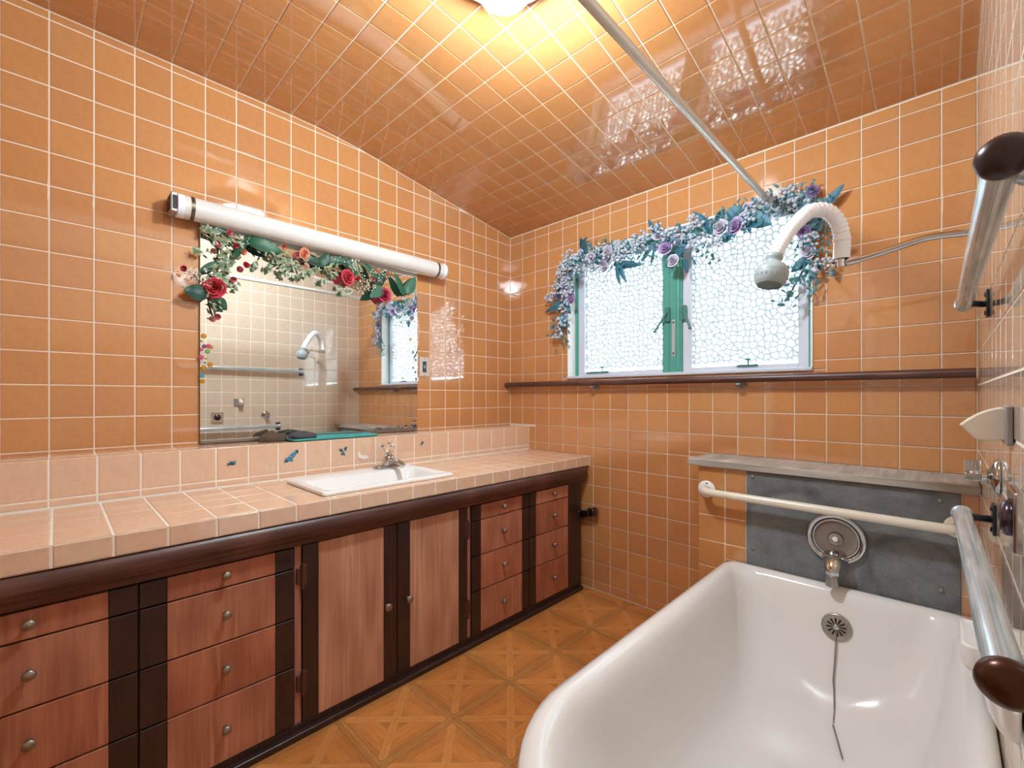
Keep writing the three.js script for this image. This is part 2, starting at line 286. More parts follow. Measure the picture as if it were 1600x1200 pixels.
{ // tiled step behind the counter
  const b = struct('trim_1', bx(-S, 0.167, 0.0, 0.917, 0, 2.62, 0), groutWhite), us = colZ.filter((z) => z < 2.6).map((z) => -z).reverse(); us.unshift(-2.62);
  const cells = frameCells(gridCells(us, [0.772, 0.796, 0.92], [], () => false, 0.0055), V3(0.167, 0, 0), NZ, Y);
  cells.push(...frameCells(gridCells([0.001, 0.17], us), V3(0, 0.917, 0), X, NZ));
  layTiles(b, cells, counterTile);
}

// ---------------------------------------------------------------- window
{
  const w = new THREE.Group(); w.name = 'window_1'; w.userData.kind = 'structure'; scene.add(w);
  const [x0, x1, y0, y1] = WIN;
  part('jamb', bx(x0, x0 + 0.008, y0 + 0.01, y1 - 0.01, -0.15, 0.004), jambWhite, w); part('jamb', bx(x1 - 0.008, x1, y0 + 0.01, y1 - 0.01, -0.15, 0.004), jambWhite, w);
  part('head_board', bx(x0, x1, y1 - 0.01, y1, -0.15, 0.004), jambWhite, w); part('sill', bx(x0, x1, y0 - 0.004, y0 + 0.012, -0.15, 0.012, 0.004), sashWhite, w);
  part('frame', [bx(0.495, 0.516, y0 + 0.012, y1 - 0.01, -0.12, -0.066), bx(1.712, 1.73, y0 + 0.012, y1 - 0.01, -0.12, -0.066), bx(0.516, 1.712, y1 - 0.03, y1 - 0.01, -0.12, -0.066)], teal, w);
  part('mullion', [bx(1.098, 1.165, y0 + 0.012, y1 - 0.03, -0.12, -0.062), cyl([1.145, y0 + 0.012, -0.064], [1.145, y1 - 0.03, -0.064], 0.012)], teal, w, 'teal painted mullion with a rounded bead');
  const sash = (a, b, hingeLeft) => {
    const s = part('sash', [bx(a, a + 0.045, y0 + 0.014, y1 - 0.032, -0.105, -0.07), bx(b - 0.04, b, y0 + 0.014, y1 - 0.032, -0.105, -0.07), bx(a + 0.045, b - 0.04, y0 + 0.014, y0 + 0.036, -0.105, -0.07), bx(a + 0.045, b - 0.04, y1 - 0.06, y1 - 0.032, -0.105, -0.07)], sashWhite, w);
    const g = boxUV(new THREE.BoxGeometry(b - a - 0.085, y1 - y0 - 0.096, 0.004)); g.translate((a + b) / 2 + 0.0025, (y0 + y1) / 2 - 0.005, -0.09);
    const plane = new THREE.PlaneGeometry(b - a - 0.085, y1 - y0 - 0.096); plane.translate((a + b) / 2 + 0.0025, (y0 + y1) / 2 + 0.001, -0.088); boxUV(plane);
    part('pane', plane, privacyGlass, s, 'pebbled privacy glass pane'); return s;
  };
  sash(0.517, 1.098, true); sash(1.166, 1.711, false);
  part('meeting_stile', bx(1.06, 1.097, y0 + 0.014, y1 - 0.034, -0.0695, -0.062), teal, w);
  const latch = (px, dx) => { const l = part('latch', [bx(px - 0.013, px + 0.013, 1.50, 1.575, -0.062, -0.048, 0.004), cyl([px, 1.55, -0.046], [px + dx, 1.45, -0.02], 0.006, 0.005, 12), lathe([[0, 0], [0.009, 0.001], [0.009, 0.006], [0, 0.008]], [px + dx, 1.453, -0.02], [dx, -1, 0.1], 14)], tealDark, w); return l; };
  latch(1.092, -0.055); latch(1.178, 0.045);
  const pl = part('latch_plate', bx(1.112, 1.13, 1.32, 1.51, -0.062, -0.059, 0.001), P({ color: 0xb9b9b6, metalness: 0.5, roughness: 0.4 }), w); part('screw', [1.335, 1.495].map((y) => lathe([[0, 0.003], [0.004, 0.002], [0.005, 0]], [1.121, y, -0.059], [0, 0, 1], 12)), blackMetal, pl);
  const stay = (x, l) => part('stay', [bx(x - l, x + 0.04, y0 + 0.03, y0 + 0.039, -0.07, -0.06, 0.002), cyl([x, y0 + 0.039, -0.064], [x, y0 + 0.062, -0.064], 0.004), bx(x - 0.012, x + 0.012, y0 + 0.06, y0 + 0.066, -0.069, -0.059, 0.002)], tealDark, w);
  stay(0.69, 0.11); stay(1.475, 0.05);
}
{ // outside: pale concrete ground, lightened to brighten the glass, and the roof's eave above the window
  const paleGround = struct('ground', (() => { const g = new THREE.BoxGeometry(40, 0.1, 30); g.translate(0, -0.7, -15.4); return g; })(), P({ color: 0xb9b3a4, roughness: 1 }));
  struct('trim_2', bx(-0.6, W + 0.6, 2.2, 2.26, -0.5, -0.161, 0.01), P({ color: 0xcfcac0, roughness: 0.7 }));
}

// ---------------------------------------------------------------- ceiling lamp
{
  const t = thing('ceiling_lamp', 'round opal glass ceiling lamp glowing warm white above the middle of the room', 'lamp', [LAMP.x, 0, LAMP.z]);
  part('base', lathe([[0.001, 2.389], [0.06, 2.389], [0.06, 2.36], [0.15, 2.346], [0.165, 2.33], [0.158, 2.326], [0.06, 2.338], [0.001, 2.338]]), white, t);  // wide pan added to the base to keep lamp glow off the ceiling
  part('globe', (() => { const g = new THREE.SphereGeometry(0.085, 32, 20); g.scale(1, 0.82, 1); g.translate(0, LAMP.y, 0); return g; })(), P({ color: 0xffffff, roughness: 0.4, emissive: new THREE.Color(LAMP.color), emissiveIntensity: 2.4 }), t);
  const l = new THREE.PointLight(LAMP.color, LAMP.power); l.position.set(LAMP.x, LAMP.y, LAMP.z); l.castShadow = true; l.shadow.radius = 3; scene.add(l);
}

// ---------------------------------------------------------------- lofted basins
function loopRect(x0, x1, z0, z1, r, y, n = 12) { // r: radii at (x1,z0),(x1,z1),(x0,z1),(x0,z0)
  const out = [], c = [[x1, z0, -1, 1, -90], [x1, z1, -1, -1, 0], [x0, z1, 1, -1, 90], [x0, z0, 1, 1, 180]];
  c.forEach(([cx, cz, sx, sz, a0], k) => { for (let i = 0; i <= n; i++) { const a = (a0 + 90 * i / n) * Math.PI / 180; out.push([cx + sx * r[k] + Math.cos(a) * r[k], y, cz + sz * r[k] + Math.sin(a) * r[k]]); } });
  const full = []; // split the straight sides so that normals stay even
  out.forEach((p, i) => { full.push(p); if ((i + 1) % (n + 1) === 0) { const q = out[(i + 1) % out.length]; for (let k = 1; k < 8; k++) full.push(p.map((v, j) => v + (q[j] - v) * k / 8)); } });
  return full;
}
function loft(loops, cap = true) {
  const n = loops[0].length, pos = [], idx = []; loops.forEach((l) => l.forEach((p) => pos.push(...p)));
  for (let a = 0; a + 1 < loops.length; a++) for (let i = 0; i < n; i++) { const j = (i + 1) % n, p = a * n + i, q = a * n + j; idx.push(p, p + n, q, q, p + n, q + n); }
  if (cap) { const l = loops.at(-1), c = [0, 0, 0]; l.forEach((p) => p.forEach((v, k) => (c[k] += v / n))); pos.push(...c); const m = pos.length / 3 - 1, b = (loops.length - 1) * n; for (let i = 0; i < n; i++) idx.push(b + i, m, b + (i + 1) % n); }
  const g = new THREE.BufferGeometry(); g.setAttribute('position', new THREE.Float32BufferAttribute(pos, 3)); g.setIndex(idx); g.computeVertexNormals();
  const uv = new Float32Array(pos.length / 3 * 2); for (let i = 0; i < pos.length / 3; i++) { uv[2 * i] = pos[3 * i]; uv[2 * i + 1] = pos[3 * i + 2]; } g.setAttribute('uv', new THREE.BufferAttribute(uv, 2)); return g;
}
// ---------------------------------------------------------------- bathtub
const TUB = { x0: 1.474, x1: 2.2034, z0: 0.229, z1: 1.70 };
const tubIn = [ // y, inset left, inset right, inset head, inset foot
  [0.004, 0.13, 0.09, 0.09, 0.2], [0.1, 0.1, 0.07, 0.07, 0.14], [0.25, 0.06, 0.05, 0.04, 0.09], [0.38, 0.04, 0.035, 0.02, 0.05], [0.402, 0.022, 0.02, 0.012, 0.03],
  [0.408, 0.006, 0.004, 0.004, 0.008], [0.422, 0, 0, 0, 0], [0.436, 0.006, 0.004, 0.004, 0.006], [0.445, 0.022, 0.014, 0.014, 0.022], [0.447, 0.036, 0.026, 0.03, 0.038], [0.442, 0.054, 0.04, 0.046, 0.056], [0.428, 0.07, 0.052, 0.058, 0.074], [0.40, 0.083, 0.06, 0.068, 0.092],
  [0.35, 0.094, 0.067, 0.08, 0.125], [0.29, 0.106, 0.076, 0.096, 0.17], [0.22, 0.122, 0.09, 0.122, 0.23], [0.16, 0.145, 0.11, 0.16, 0.3], [0.12, 0.172, 0.135, 0.205, 0.36], [0.098, 0.205, 0.165, 0.255, 0.42], [0.09, 0.25, 0.21, 0.32, 0.5]];
{
  const t = thing('bathtub', 'white enamelled bathtub with a rolled rim standing along the right wall', 'bathtub');
  const loops = tubIn.map(([y, l, r, h, f], i) => { const inner = Math.max(0, Math.min(l, h) - 0.03), x0 = TUB.x0 + l, x1 = TUB.x1 - r, z0 = TUB.z0 + h, z1 = TUB.z1 - f, rf = Math.min((x1 - x0) / 2 - 0.004, 0.357 - l * 0.9), rh = Math.min(0.05 + inner * 0.9, (x1 - x0) / 2 - 0.006); return loopRect(x0, x1, z0, z1, [rh, rf, rf, rh], y, 14); });
  part('tub_shell', loft(loops), enamel, t);
  // overflow grate on the sloping head wall
  const C = V3(1.862, 0.328, 0.3165), N = V3(0, 0.24, 0.97).normalize(), E1 = X.clone(), E2 = N.clone().cross(E1).normalize(), at = (a, r, h = 0) => C.clone().addScaledVector(E1, Math.cos(a) * r).addScaledVector(E2, Math.sin(a) * r).addScaledVector(N, h).toArray();
  const gr = part('overflow_grate', lathe([[0.043, 0], [0.043, 0.004], [0.039, 0.0065], [0.031, 0.006], [0.0295, 0.003], [0.0001, 0.003]], C.toArray(), N.toArray(), 40), brushed, t, 'round steel overflow grate');
  const bars = []; for (let i = 0; i < 12; i++) { const a = i / 12 * Math.PI * 2 + 0.13; bars.push(cyl(at(a, 0.011, 0.0034), at(a, 0.0275, 0.0034), 0.0017, 0.0031, 8)); }
  part('slot', bars, P({ color: 0x120e0c, roughness: 0.8 }), gr); part('screw', lathe([[0.0095, 0], [0.0095, 0.006], [0.006, 0.01], [0.0001, 0.0105]], C.clone().addScaledVector(N, 0.003).toArray(), N.toArray(), 18), chrome, gr);
  // ball chain hanging down the head wall into the tub
  const prof = tubIn.slice(10).map(([y, l, r, h]) => [y, TUB.z0 + h + 0.006]), zAt = (y) => { for (let i = 0; i + 1 < prof.length; i++) if (y <= prof[i][0] && y >= prof[i + 1][0]) { const k = (prof[i][0] - y) / (prof[i][0] - prof[i + 1][0]); return prof[i][1] + k * (prof[i + 1][1] - prof[i][1]) + 0.004; } return 0.5; };
  const beads = [], ball = new THREE.IcosahedronGeometry(0.0026, 1); for (let i = 0; i < 64; i++) { const y = 0.316 - i * 0.0034; if (y < 0.1) break; const k = Math.max(0, i - 40) / 24; beads.push(ball.clone().translate(1.863 + 0.016 * k, y, zAt(y))); }
  for (let i = 0; i < 30; i++) beads.push(ball.clone().translate(1.879 + 0.0014 * i, 0.099 - 0.0001 * i, 0.497 + i * 0.0045));
  part('plug_chain', beads, steel, t, 'thin ball chain'); 
}
// ---------------------------------------------------------------- tub wall fittings
{
  const t = thing('access_panel', 'dark slate grey access board screwed to the low wall behind the tub tap', 'panel');
  const g = new RoundedBoxGeometry(0.609, 0.372, 0.006, 2, 0.002); const p = g.attributes.position, uv = g.attributes.uv; for (let i = 0; i < p.count; i++) uv.setXY(i, p.getX(i) / 0.61 + 0.5, p.getY(i) / 0.373 + 0.5); g.translate(1.8575, 0.625, 0.2257);
  part('board', g, slate, t); for (const [x, y] of [[1.577, 0.79], [1.577, 0.505], [2.115, 0.782], [2.118, 0.5]]) part('screw', lathe([[0, 0.004], [0.004, 0.0035], [0.007, 0.001], [0.007, 0]], [x, y, 0.2287], [0, 0, 1], 16), steel, t);
}
{
  const t = thing('shelf', 'weathered grey wooden shelf board capping the low tiled wall behind the tub', 'shelf');
  const s = new THREE.Shape(); s.moveTo(1.318, 0.0); s.lineTo(W - 0.001, 0.0); s.lineTo(W - 0.001, -0.243); s.lineTo(1.322, -0.243); s.closePath();
  const g = new THREE.ExtrudeGeometry(s, { depth: 0.02, bevelEnabled: true, bevelThickness: 0.004, bevelSize: 0.003, bevelSegments: 2, bevelOffset: -0.003 }); g.rotateX(-Math.PI / 2); g.translate(0, 0.819, 0); part('board', boxUV(g), greyWood, t);
}
{
  const t = thing('grab_bar', 'white straight grab bar running across the dark grey board above the tub tap', 'grab bar');
  part('rail', tube([[1.397, 0.717, 0.226], [1.397, 0.717, 0.25], [1.402, 0.7165, 0.27], [1.418, 0.716, 0.283], [1.45, 0.7155, 0.286], [1.8, 0.713, 0.286], [2.11, 0.71, 0.286], [2.14, 0.71, 0.283], [2.154, 0.7095, 0.27], [2.158, 0.709, 0.25], [2.158, 0.709, 0.238]], 0.0155, 90, 18), ivory, t);
  const fl = part('flange', lathe([[0.016, 0], [0.035, 0], [0.036, 0.004], [0.03, 0.009], [0.017, 0.011]], [1.397, 0.717, 0.225], [0, 0, 1], 32), white, t); part('screw', lathe([[0, 0.004], [0.004, 0.003], [0.005, 0]], [1.4, 0.742, 0.232], [0, 0, 1], 10), blackMetal, fl);
  part('flange', lathe([[0.016, 0], [0.035, 0], [0.036, 0.004], [0.03, 0.009], [0.017, 0.011]], [2.158, 0.709, 0.2291], [0, 0, 1], 32), ivory, t);
}
{
  const t = thing('tub_faucet', 'round chrome tub valve plate with a bath spout beneath, on the dark grey board', 'faucet');
  const c = [1.848, 0.607, 0.229];
  part('escutcheon', lathe([[0.07, 0.006], [0.074, 0.013], [0.082, 0.016], [0.087, 0.012], [0.089, 0.004], [0.089, 0], [0.07, 0]], c, [0, 0, 1], 56), chrome, t);
  part('face_plate', lathe([[0.07, 0.008], [0.066, 0.0115], [0.05, 0.012], [0.032, 0.0105], [0.0001, 0.009]], c, [0, 0, 1], 48), P({ color: 0x8d817c, metalness: 0.85, roughness: 0.22 }), t);
  part('inner_ring', new THREE.TorusGeometry(0.066, 0.003, 12, 56).translate(c[0], c[1], c[2] + 0.011), chrome, t);
  part('hub', [lathe([[0.022, 0.009], [0.022, 0.017], [0.017, 0.019], [0.015, 0.014], [0.0001, 0.014]], c, [0, 0, 1], 30)], brushed, t); part('button', lathe([[0.0085, 0.014], [0.0085, 0.021], [0.006, 0.023], [0.0001, 0.0235]], c, [0, 0, 1], 24), white, t);
  // spout: a flared arched body with a straight nozzle
  const secs = [[0.2292, 0.538, 0.04, 0.03], [0.25, 0.537, 0.038, 0.03], [0.268, 0.531, 0.033, 0.028], [0.286, 0.521, 0.027, 0.024], [0.298, 0.508, 0.022, 0.02], [0.304, 0.496, 0.0185, 0.0175]], ring = secs.map(([z, y, rx, ry], k) => { const tilt = k * 0.28, out = []; for (let i = 0; i < 28; i++) { const a = i / 28 * Math.PI * 2; out.push([1.848 + Math.cos(a) * rx, y + Math.sin(a) * ry * Math.cos(tilt), z + Math.sin(a) * ry * Math.sin(tilt)]); } return out; });
  part('spout', loft(ring), chrome, t); part('nozzle', lathe([[0.0001, 0], [0.013, 0], [0.0185, 0.001], [0.019, 0.004], [0.0185, 0.036], [0.016, 0.038]], [1.848, 0.459, 0.308], [0, 1, -0.06], 28), brushed, t);
}
function bar(label, yf, yn, zf, zn, xf, xn, capMat) {
  const t = thing('grab_bar', label, 'grab bar');
  part('rail', cyl([xf, yf, zf], [xn, yn, zn], 0.0155, 0.0155, 28), oldSteel, t);
  part('end_cap', lathe([[0.0001, -0.012], [0.016, -0.011], [0.0215, -0.005], [0.0225, 0.002], [0.02, 0.01], [0.012, 0.0165], [0.0001, 0.019]], [xn, yn, zn], [xn - xf, yn - yf, zn - zf], 32), capMat, t);
  part('end_cap', lathe([[0.0001, -0.01], [0.013, -0.009], [0.018, -0.003], [0.0185, 0.004], [0.0155, 0.01]], [xf, yf, zf], [0, 0, 1], 28), oldSteel, t);
  for (const z of [zf + 0.012, zn - 0.06]) {
    const q = (z - zf) / (zn - zf), x = xf + q * (xn - xf), y = yf + q * (yn - yf);
    const p = part('post', tube([[x, y, z], [x + 0.016, y - 0.002, z], [W - 0.012, y - 0.004, z - 0.012], [W - 0.003, y - 0.004, z - 0.014]], 0.0075, 16, 14), z < zn - 0.3 ? blackMetal : oldSteel, t);
    part('flange', [bx(W - 0.0055, W - 0.0005, y - 0.036, y + 0.03, z - 0.034, z + 0.006, 0.002), lathe([[0, 0.004], [0.0055, 0.003], [0.006, 0]], [W - 0.005, y + 0.019, z - 0.014], [-1, 0, 0], 12), lathe([[0, 0.004], [0.0055, 0.003], [0.006, 0]], [W - 0.005, y - 0.026, z - 0.014], [-1, 0, 0], 12)], blackMetal, p);
  }
}
bar('worn steel grab bar high on the right wall in front of the shower arm', 1.343, 1.354, 0.57, 1.495, 2.16, 2.169, darkBronze);
bar('worn steel grab bar low on the right wall just above the tub rim', 0.852, 0.848, 0.77, 1.56, 2.153, 2.167, P({ color: 0x4a2c1e, metalness: 0.6, roughness: 0.28 }));
{ // ceramic bracket without its rail
  const t = thing('towel_bar_bracket', 'white ceramic fin-shaped bracket standing out from the right wall above the chrome tap', 'bracket');
  const s = new THREE.Shape(); s.moveTo(-0.056, 0.0); s.quadraticCurveTo(-0.036, 0.023, -0.012, 0.028); s.lineTo(-0.006, 0.024); s.lineTo(-0.006, -0.02); s.quadraticCurveTo(-0.03, -0.026, -0.04, -0.02); s.closePath();
  const g = new THREE.ExtrudeGeometry(s, { depth: 0.02, bevelEnabled: true, bevelThickness: 0.004, bevelSize: 0.003, bevelSegments: 3, curveSegments: 14 }); g.translate(W, 1.062, 1.06); part('fin', g, ivory, t);
  part('base_plate', bx(W - 0.0085, W - 0.0005, 1.032, 1.096, 1.04, 1.115, 0.003), P({ color: 0x8b8380, roughness: 0.4 }), t, 'base plate with shade put into its grey colour');  // grey is the shaded side of the ceramic, put into the colour
}
{ // chrome stop tap
  const t = thing('tap', 'chrome wall tap with a ridged handle, just below the white ceramic bracket', 'tap');
  const y = 0.952, z = 0.87; part('flange', lathe([[0.0001, 0], [0.034, 0], [0.035, 0.003], [0.03, 0.008], [0.018, 0.013], [0.012, 0.018], [0.0001, 0.018]], [W - 0.0005, y, z], [-1, 0, 0], 36), chrome, t);
  part('stem', [cyl([W - 0.016, y, z], [W - 0.036, y - 0.002, z], 0.0105, 0.009), lathe([[0.0001, -0.01], [0.009, -0.009], [0.0115, 0], [0.009, 0.009], [0.0001, 0.01]], [W - 0.036, y, z], [0, 1, 0], 24)], chrome, t);
  const hb = [bx(W - 0.05, W - 0.026, y - 0.01, y + 0.006, z - 0.016, z + 0.016, 0.003)]; for (let i = 0; i < 5; i++) hb.push(cyl([W - 0.0475 + i * 0.0047, y, z], [W - 0.0475 + i * 0.0047, y + 0.03, z], 0.003, 0.003, 10)); hb.push(bx(W - 0.049, W - 0.027, y, y + 0.028, z - 0.006, z + 0.002, 0.002)); part('handle', hb, chrome, t);
}
{ // diverter: square plate with a rounded knob
  const t = thing('diverter', 'square chrome wall plate with a rounded diverter knob tinted reflection-dark near the lower grab bar', 'diverter');
  const y = 0.94, z = 1.235; part('plate', bx(W - 0.0125, W - 0.0005, y - 0.042, y + 0.042, z - 0.042, z + 0.042, 0.004), chrome, t); part('knob', lathe([[0.024, 0], [0.0255, 0.003], [0.023, 0.008], [0.015, 0.0115], [0.0001, 0.0125]], [W - 0.012, y, z], [-1, 0, 0], 36), P({ color: 0x544b58, metalness: 0.9, roughness: 0.2 }), t);  // chrome knob; its dark reflection is put into the colour
}
{ // soap dishes
  const t = thing('soap_dish', 'plain white ceramic soap dish fixed to the right wall over the tub', 'soap dish');
  part('dish', loft([loopRect(W - 0.044, W - 0.001, 0.66, 0.80, [0.01, 0.01, 0.016, 0.016], 0.522), loopRect(W - 0.052, W - 0.001, 0.65, 0.81, [0.01, 0.01, 0.02, 0.02], 0.535), loopRect(W - 0.055, W - 0.001, 0.648, 0.812, [0.008, 0.008, 0.02, 0.02], 0.575), loopRect(W - 0.052, W - 0.003, 0.651, 0.809, [0.008, 0.008, 0.018, 0.018], 0.581), loopRect(W - 0.046, W - 0.008, 0.657, 0.803, [0.008, 0.008, 0.014, 0.014], 0.579), loopRect(W - 0.04, W - 0.012, 0.666, 0.794, [0.008, 0.008, 0.01, 0.01], 0.5765)]), white, t);
  const u = thing('soap_dish', 'white scalloped shell-shaped soap dish under the near end of the lower grab bar', 'soap dish');
  const loops = [[0.0, 0.596], [0.3, 0.597], [0.62, 0.606], [0.86, 0.625], [1, 0.652], [1.03, 0.658], [0.98, 0.66], [0.88, 0.648], [0.7, 0.628], [0.35, 0.615], [0.05, 0.612]].map(([k, y]) => { const out = []; for (let j = 0; j < 96; j++) { const f = j / 96; if (f < 0.75) { const a = f / 0.75 * Math.PI, sc = k * (1 + 0.05 * Math.cos(a * 12) * k); out.push([W - 0.002 - Math.sin(a) * 0.034 * sc, y + 0.018 + 0.002 * Math.cos(a * 12) * k, 1.2 - Math.cos(a) * 0.042 * sc]); } else { const q = (f - 0.75) / 0.25; out.push([W - 0.002, y + 0.018, 1.2 + (1 - 2 * q) * 0.042 * k]); } } return out; });
  part('shell', loft(loops), white, u);
}
{ // shower arm with gooseneck and head
  const t = thing('gooseneck_shower', 'white ribbed gooseneck shower head on a bent chrome arm in front of the window', 'shower head');
  part('arm', tube([[W - 0.004, 1.532, 0.522], [2.15, 1.538, 0.52], [2.09, 1.542, 0.517], [2.03, 1.532, 0.511], [1.96, 1.521, 0.505], [1.905, 1.517, 0.5], [1.868, 1.512, 0.498]], 0.0092, 60, 18), chrome, t);
  part('flange', lathe([[0.0001, 0], [0.03, 0], [0.031, 0.003], [0.024, 0.01], [0.011, 0.014]], [W - 0.0005, 1.532, 0.522], [-1, 0, 0], 32), chrome, t);
  part('joint', [cyl([1.945, 1.52, 0.503], [1.915, 1.5175, 0.501], 0.0125), cyl([1.9, 1.505, 0.5], [1.9, 1.535, 0.5], 0.014), lathe([[0.0001, -0.016], [0.011, -0.014], [0.0135, 0], [0.011, 0.014], [0.0001, 0.016]], [1.872, 1.512, 0.498], [1, 0.15, 0], 20)], chrome, t);
  const cv = new THREE.CatmullRomCurve3([[1.9, 1.53, 0.5], [1.902, 1.585, 0.504], [1.895, 1.635, 0.522], [1.872, 1.668, 0.553], [1.84, 1.666, 0.592], [1.812, 1.628, 0.635], [1.79, 1.58, 0.672], [1.777, 1.54, 0.698], [1.771, 1.516, 0.71]].map((p) => V3(...p)), false, 'centripetal');
  const n = 220, fr = cv.computeFrenetFrames(n, false), loops = []; for (let i = 0; i <= n; i++) { const c = cv.getPointAt(i / n), s = i / n, r = (s < 0.16 ? 0.022 : 0.0215 - 0.002 * Math.min(1, (s - 0.16) * 1.6)) + (s > 0.17 ? 0.0011 * Math.sin(i * 0.9) : s < 0.15 && s > 0.13 ? 0.002 : 0), out = []; for (let j = 0; j < 22; j++) { const a = j / 22 * Math.PI * 2; out.push(c.clone().addScaledVector(fr.normals[i], Math.cos(a) * r).addScaledVector(fr.binormals[i], Math.sin(a) * r).toArray()); } loops.push(out); }
  part('gooseneck', loft(loops), plasticWhite, t);
  const d = [-0.1, -0.96, 0.2], a = [1.771, 1.52, 0.71];
  const head = part('spray_head', lathe([[0.0001, -0.004], [0.021, -0.004], [0.0235, 0.002], [0.0235, 0.01], [0.02, 0.014], [0.0195, 0.02], [0.024, 0.025], [0.035, 0.031], [0.0425, 0.042], [0.0445, 0.052], [0.0435, 0.0535], [0.0435, 0.0555], [0.0445, 0.057], [0.0435, 0.07], [0.039, 0.083], [0.033, 0.09]], a, d, 44), plasticGrey, t);
  part('spray_face', lathe([[0.033, 0.09], [0.031, 0.0915], [0.029, 0.0885], [0.0001, 0.0875]], a, d, 40), plasticTeal, head);
  const dv = V3(...d).normalize(), e1 = V3(1, 0, 0).cross(dv).normalize(), e2 = dv.clone().cross(e1), tk = []; for (let i = 0; i < 22; i++) { const th = i / 22 * Math.PI * 2; for (const [r, h, w] of [[0.0355, 0.033, 0.0012], [0.0442, 0.0655, 0.0013]]) { const rad = e1.clone().multiplyScalar(Math.cos(th)).addScaledVector(e2, Math.sin(th)), p = V3(...a).addScaledVector(dv, h).addScaledVector(rad, r - 0.0005); tk.push(cyl(p.toArray(), p.clone().addScaledVector(dv, 0.005).addScaledVector(rad, h < 0.05 ? 0.003 : 0).toArray(), w, w, 6)); } }
  part('setting_mark', tk, P({ color: 0x6c7678, roughness: 0.6 }), head);
}
{
  const t = thing('shower_curtain_rod', 'pale metal shower curtain rod crossing below the ceiling to the window wall', 'curtain rod');
  part('rod', cyl([1.566, 1.976, 0.012], [1.566, 1.976, D - 0.012], 0.0125, 0.0125, 24), P({ color: 0xd3d2cb, metalness: 0.35, roughness: 0.3 }), t);
  for (const [z, d] of [[0.001, 1], [D - 0.001, -1]]) part('flange', lathe([[0.0001, 0], [0.03, 0], [0.03, 0.004], [0.016, 0.012], [0.0001, 0.013]], [1.566, 1.976, z], [0, 0, d], 28), P({ color: 0xc3c2bb, metalness: 0.4, roughness: 0.35 }), t);
}
{
  const t = thing('wooden_rail', 'long dark brown wooden rail mounted under the window along the back wall', 'rail');
  part('rod', boxUV(cyl([0.004, 1.19, 0.045], [W - 0.004, 1.19, 0.045], 0.0165, 0.0165, 20)), railWood, t);
  for (const x of [0.69, 1.465]) part('bracket', [tube([[x, 1.172, 0.001], [x, 1.166, 0.02], [x, 1.168, 0.042]], 0.007, 12, 12), lathe([[0.0001, 0], [0.022, 0], [0.02, 0.004], [0.0001, 0.006]], [x, 1.172, 0.001], [0, 0, 1], 20), lathe([[0.0001, -0.01], [0.012, -0.008], [0.015, 0.002], [0.0001, 0.006]], [x, 1.168, 0.044], [0, 1, 0], 18)], P({ color: 0x8d8f93, metalness: 0.5, roughness: 0.4 }), t);
}
{
  const t = thing('drain_pipe', 'glossy black elbow pipe running from the cabinet end to the back wall', 'pipe');
  part('pipe', tube([[0.545, 0.425, 0.025], [0.6, 0.427, 0.025], [0.645, 0.436, 0.028], [0.675, 0.452, 0.031], [0.70, 0.457, 0.031]], 0.0215, 40, 22), blackGloss, t);
  part('collar', [new THREE.TorusGeometry(0.0235, 0.0035, 12, 30).rotateY(Math.PI / 2).rotateZ(0.35).translate(0.672, 0.45, 0.034), lathe([[0.0001, 0], [0.026, 0], [0.027, 0.006], [0.024, 0.016], [0.0001, 0.019]], [0.695, 0.456, 0.032], [1, 0.1, 0], 28)], blackGloss, t); part('coupling', cyl([0.545, 0.425, 0.025], [0.566, 0.4255, 0.025], 0.0235), blackMetal, t);
}

// ---------------------------------------------------------------- vanity
const CF = 0.61, CTOP = 0.768, VZ1 = 2.6;
const SINK = [0.25, 0.606, 0.965, 1.53];
{
  const t = thing('countertop', 'long peach tiled vanity countertop with a tiled front lip', 'countertop');
  const s = new THREE.Shape(); s.moveTo(0.168, 0.001); s.lineTo(0.642, 0.001); s.lineTo(0.642, VZ1); s.lineTo(0.168, VZ1); s.closePath();
  const h = new THREE.Path(); h.moveTo(SINK[0] + 0.03, SINK[2] + 0.03); h.lineTo(SINK[0] + 0.03, SINK[3] - 0.03); h.lineTo(SINK[1] - 0.025, SINK[3] - 0.03); h.lineTo(SINK[1] - 0.025, SINK[2] + 0.03); h.closePath(); s.holes.push(h);
  const g = new THREE.ExtrudeGeometry(s, { depth: CTOP - S - 0.712, bevelEnabled: false }); g.rotateX(Math.PI / 2); g.translate(0, CTOP - S, 0); const c = part('bed', g, groutWhite, t);
  const zs = [0.001, 0.127, 0.235, 0.34, 0.445, 0.557, 0.66, 0.769, 0.878, 0.98, 1.09, 1.196, 1.275 + 0.03, 1.412, 1.52, 1.63, 1.739, 1.847, 1.957, 2.066, 2.174, 2.283, 2.39, 2.5, VZ1], us = zs.map((z) => -z).reverse();
  const cells = frameCells(gridCells([0.17, 0.28, 0.39, 0.50, 0.645], us, [[SINK[0] + 0.03, SINK[1] - 0.025, -SINK[3] + 0.03, -SINK[2] - 0.03]], () => false, 0.0062), V3(0, CTOP - S, 0), X, NZ);
  cells.push(...frameCells(gridCells(us, [0.711, CTOP - 0.001], [], () => false, 0.006), V3(0.642, 0, 0), NZ, Y)); layTiles(t, cells, counterTile);
}
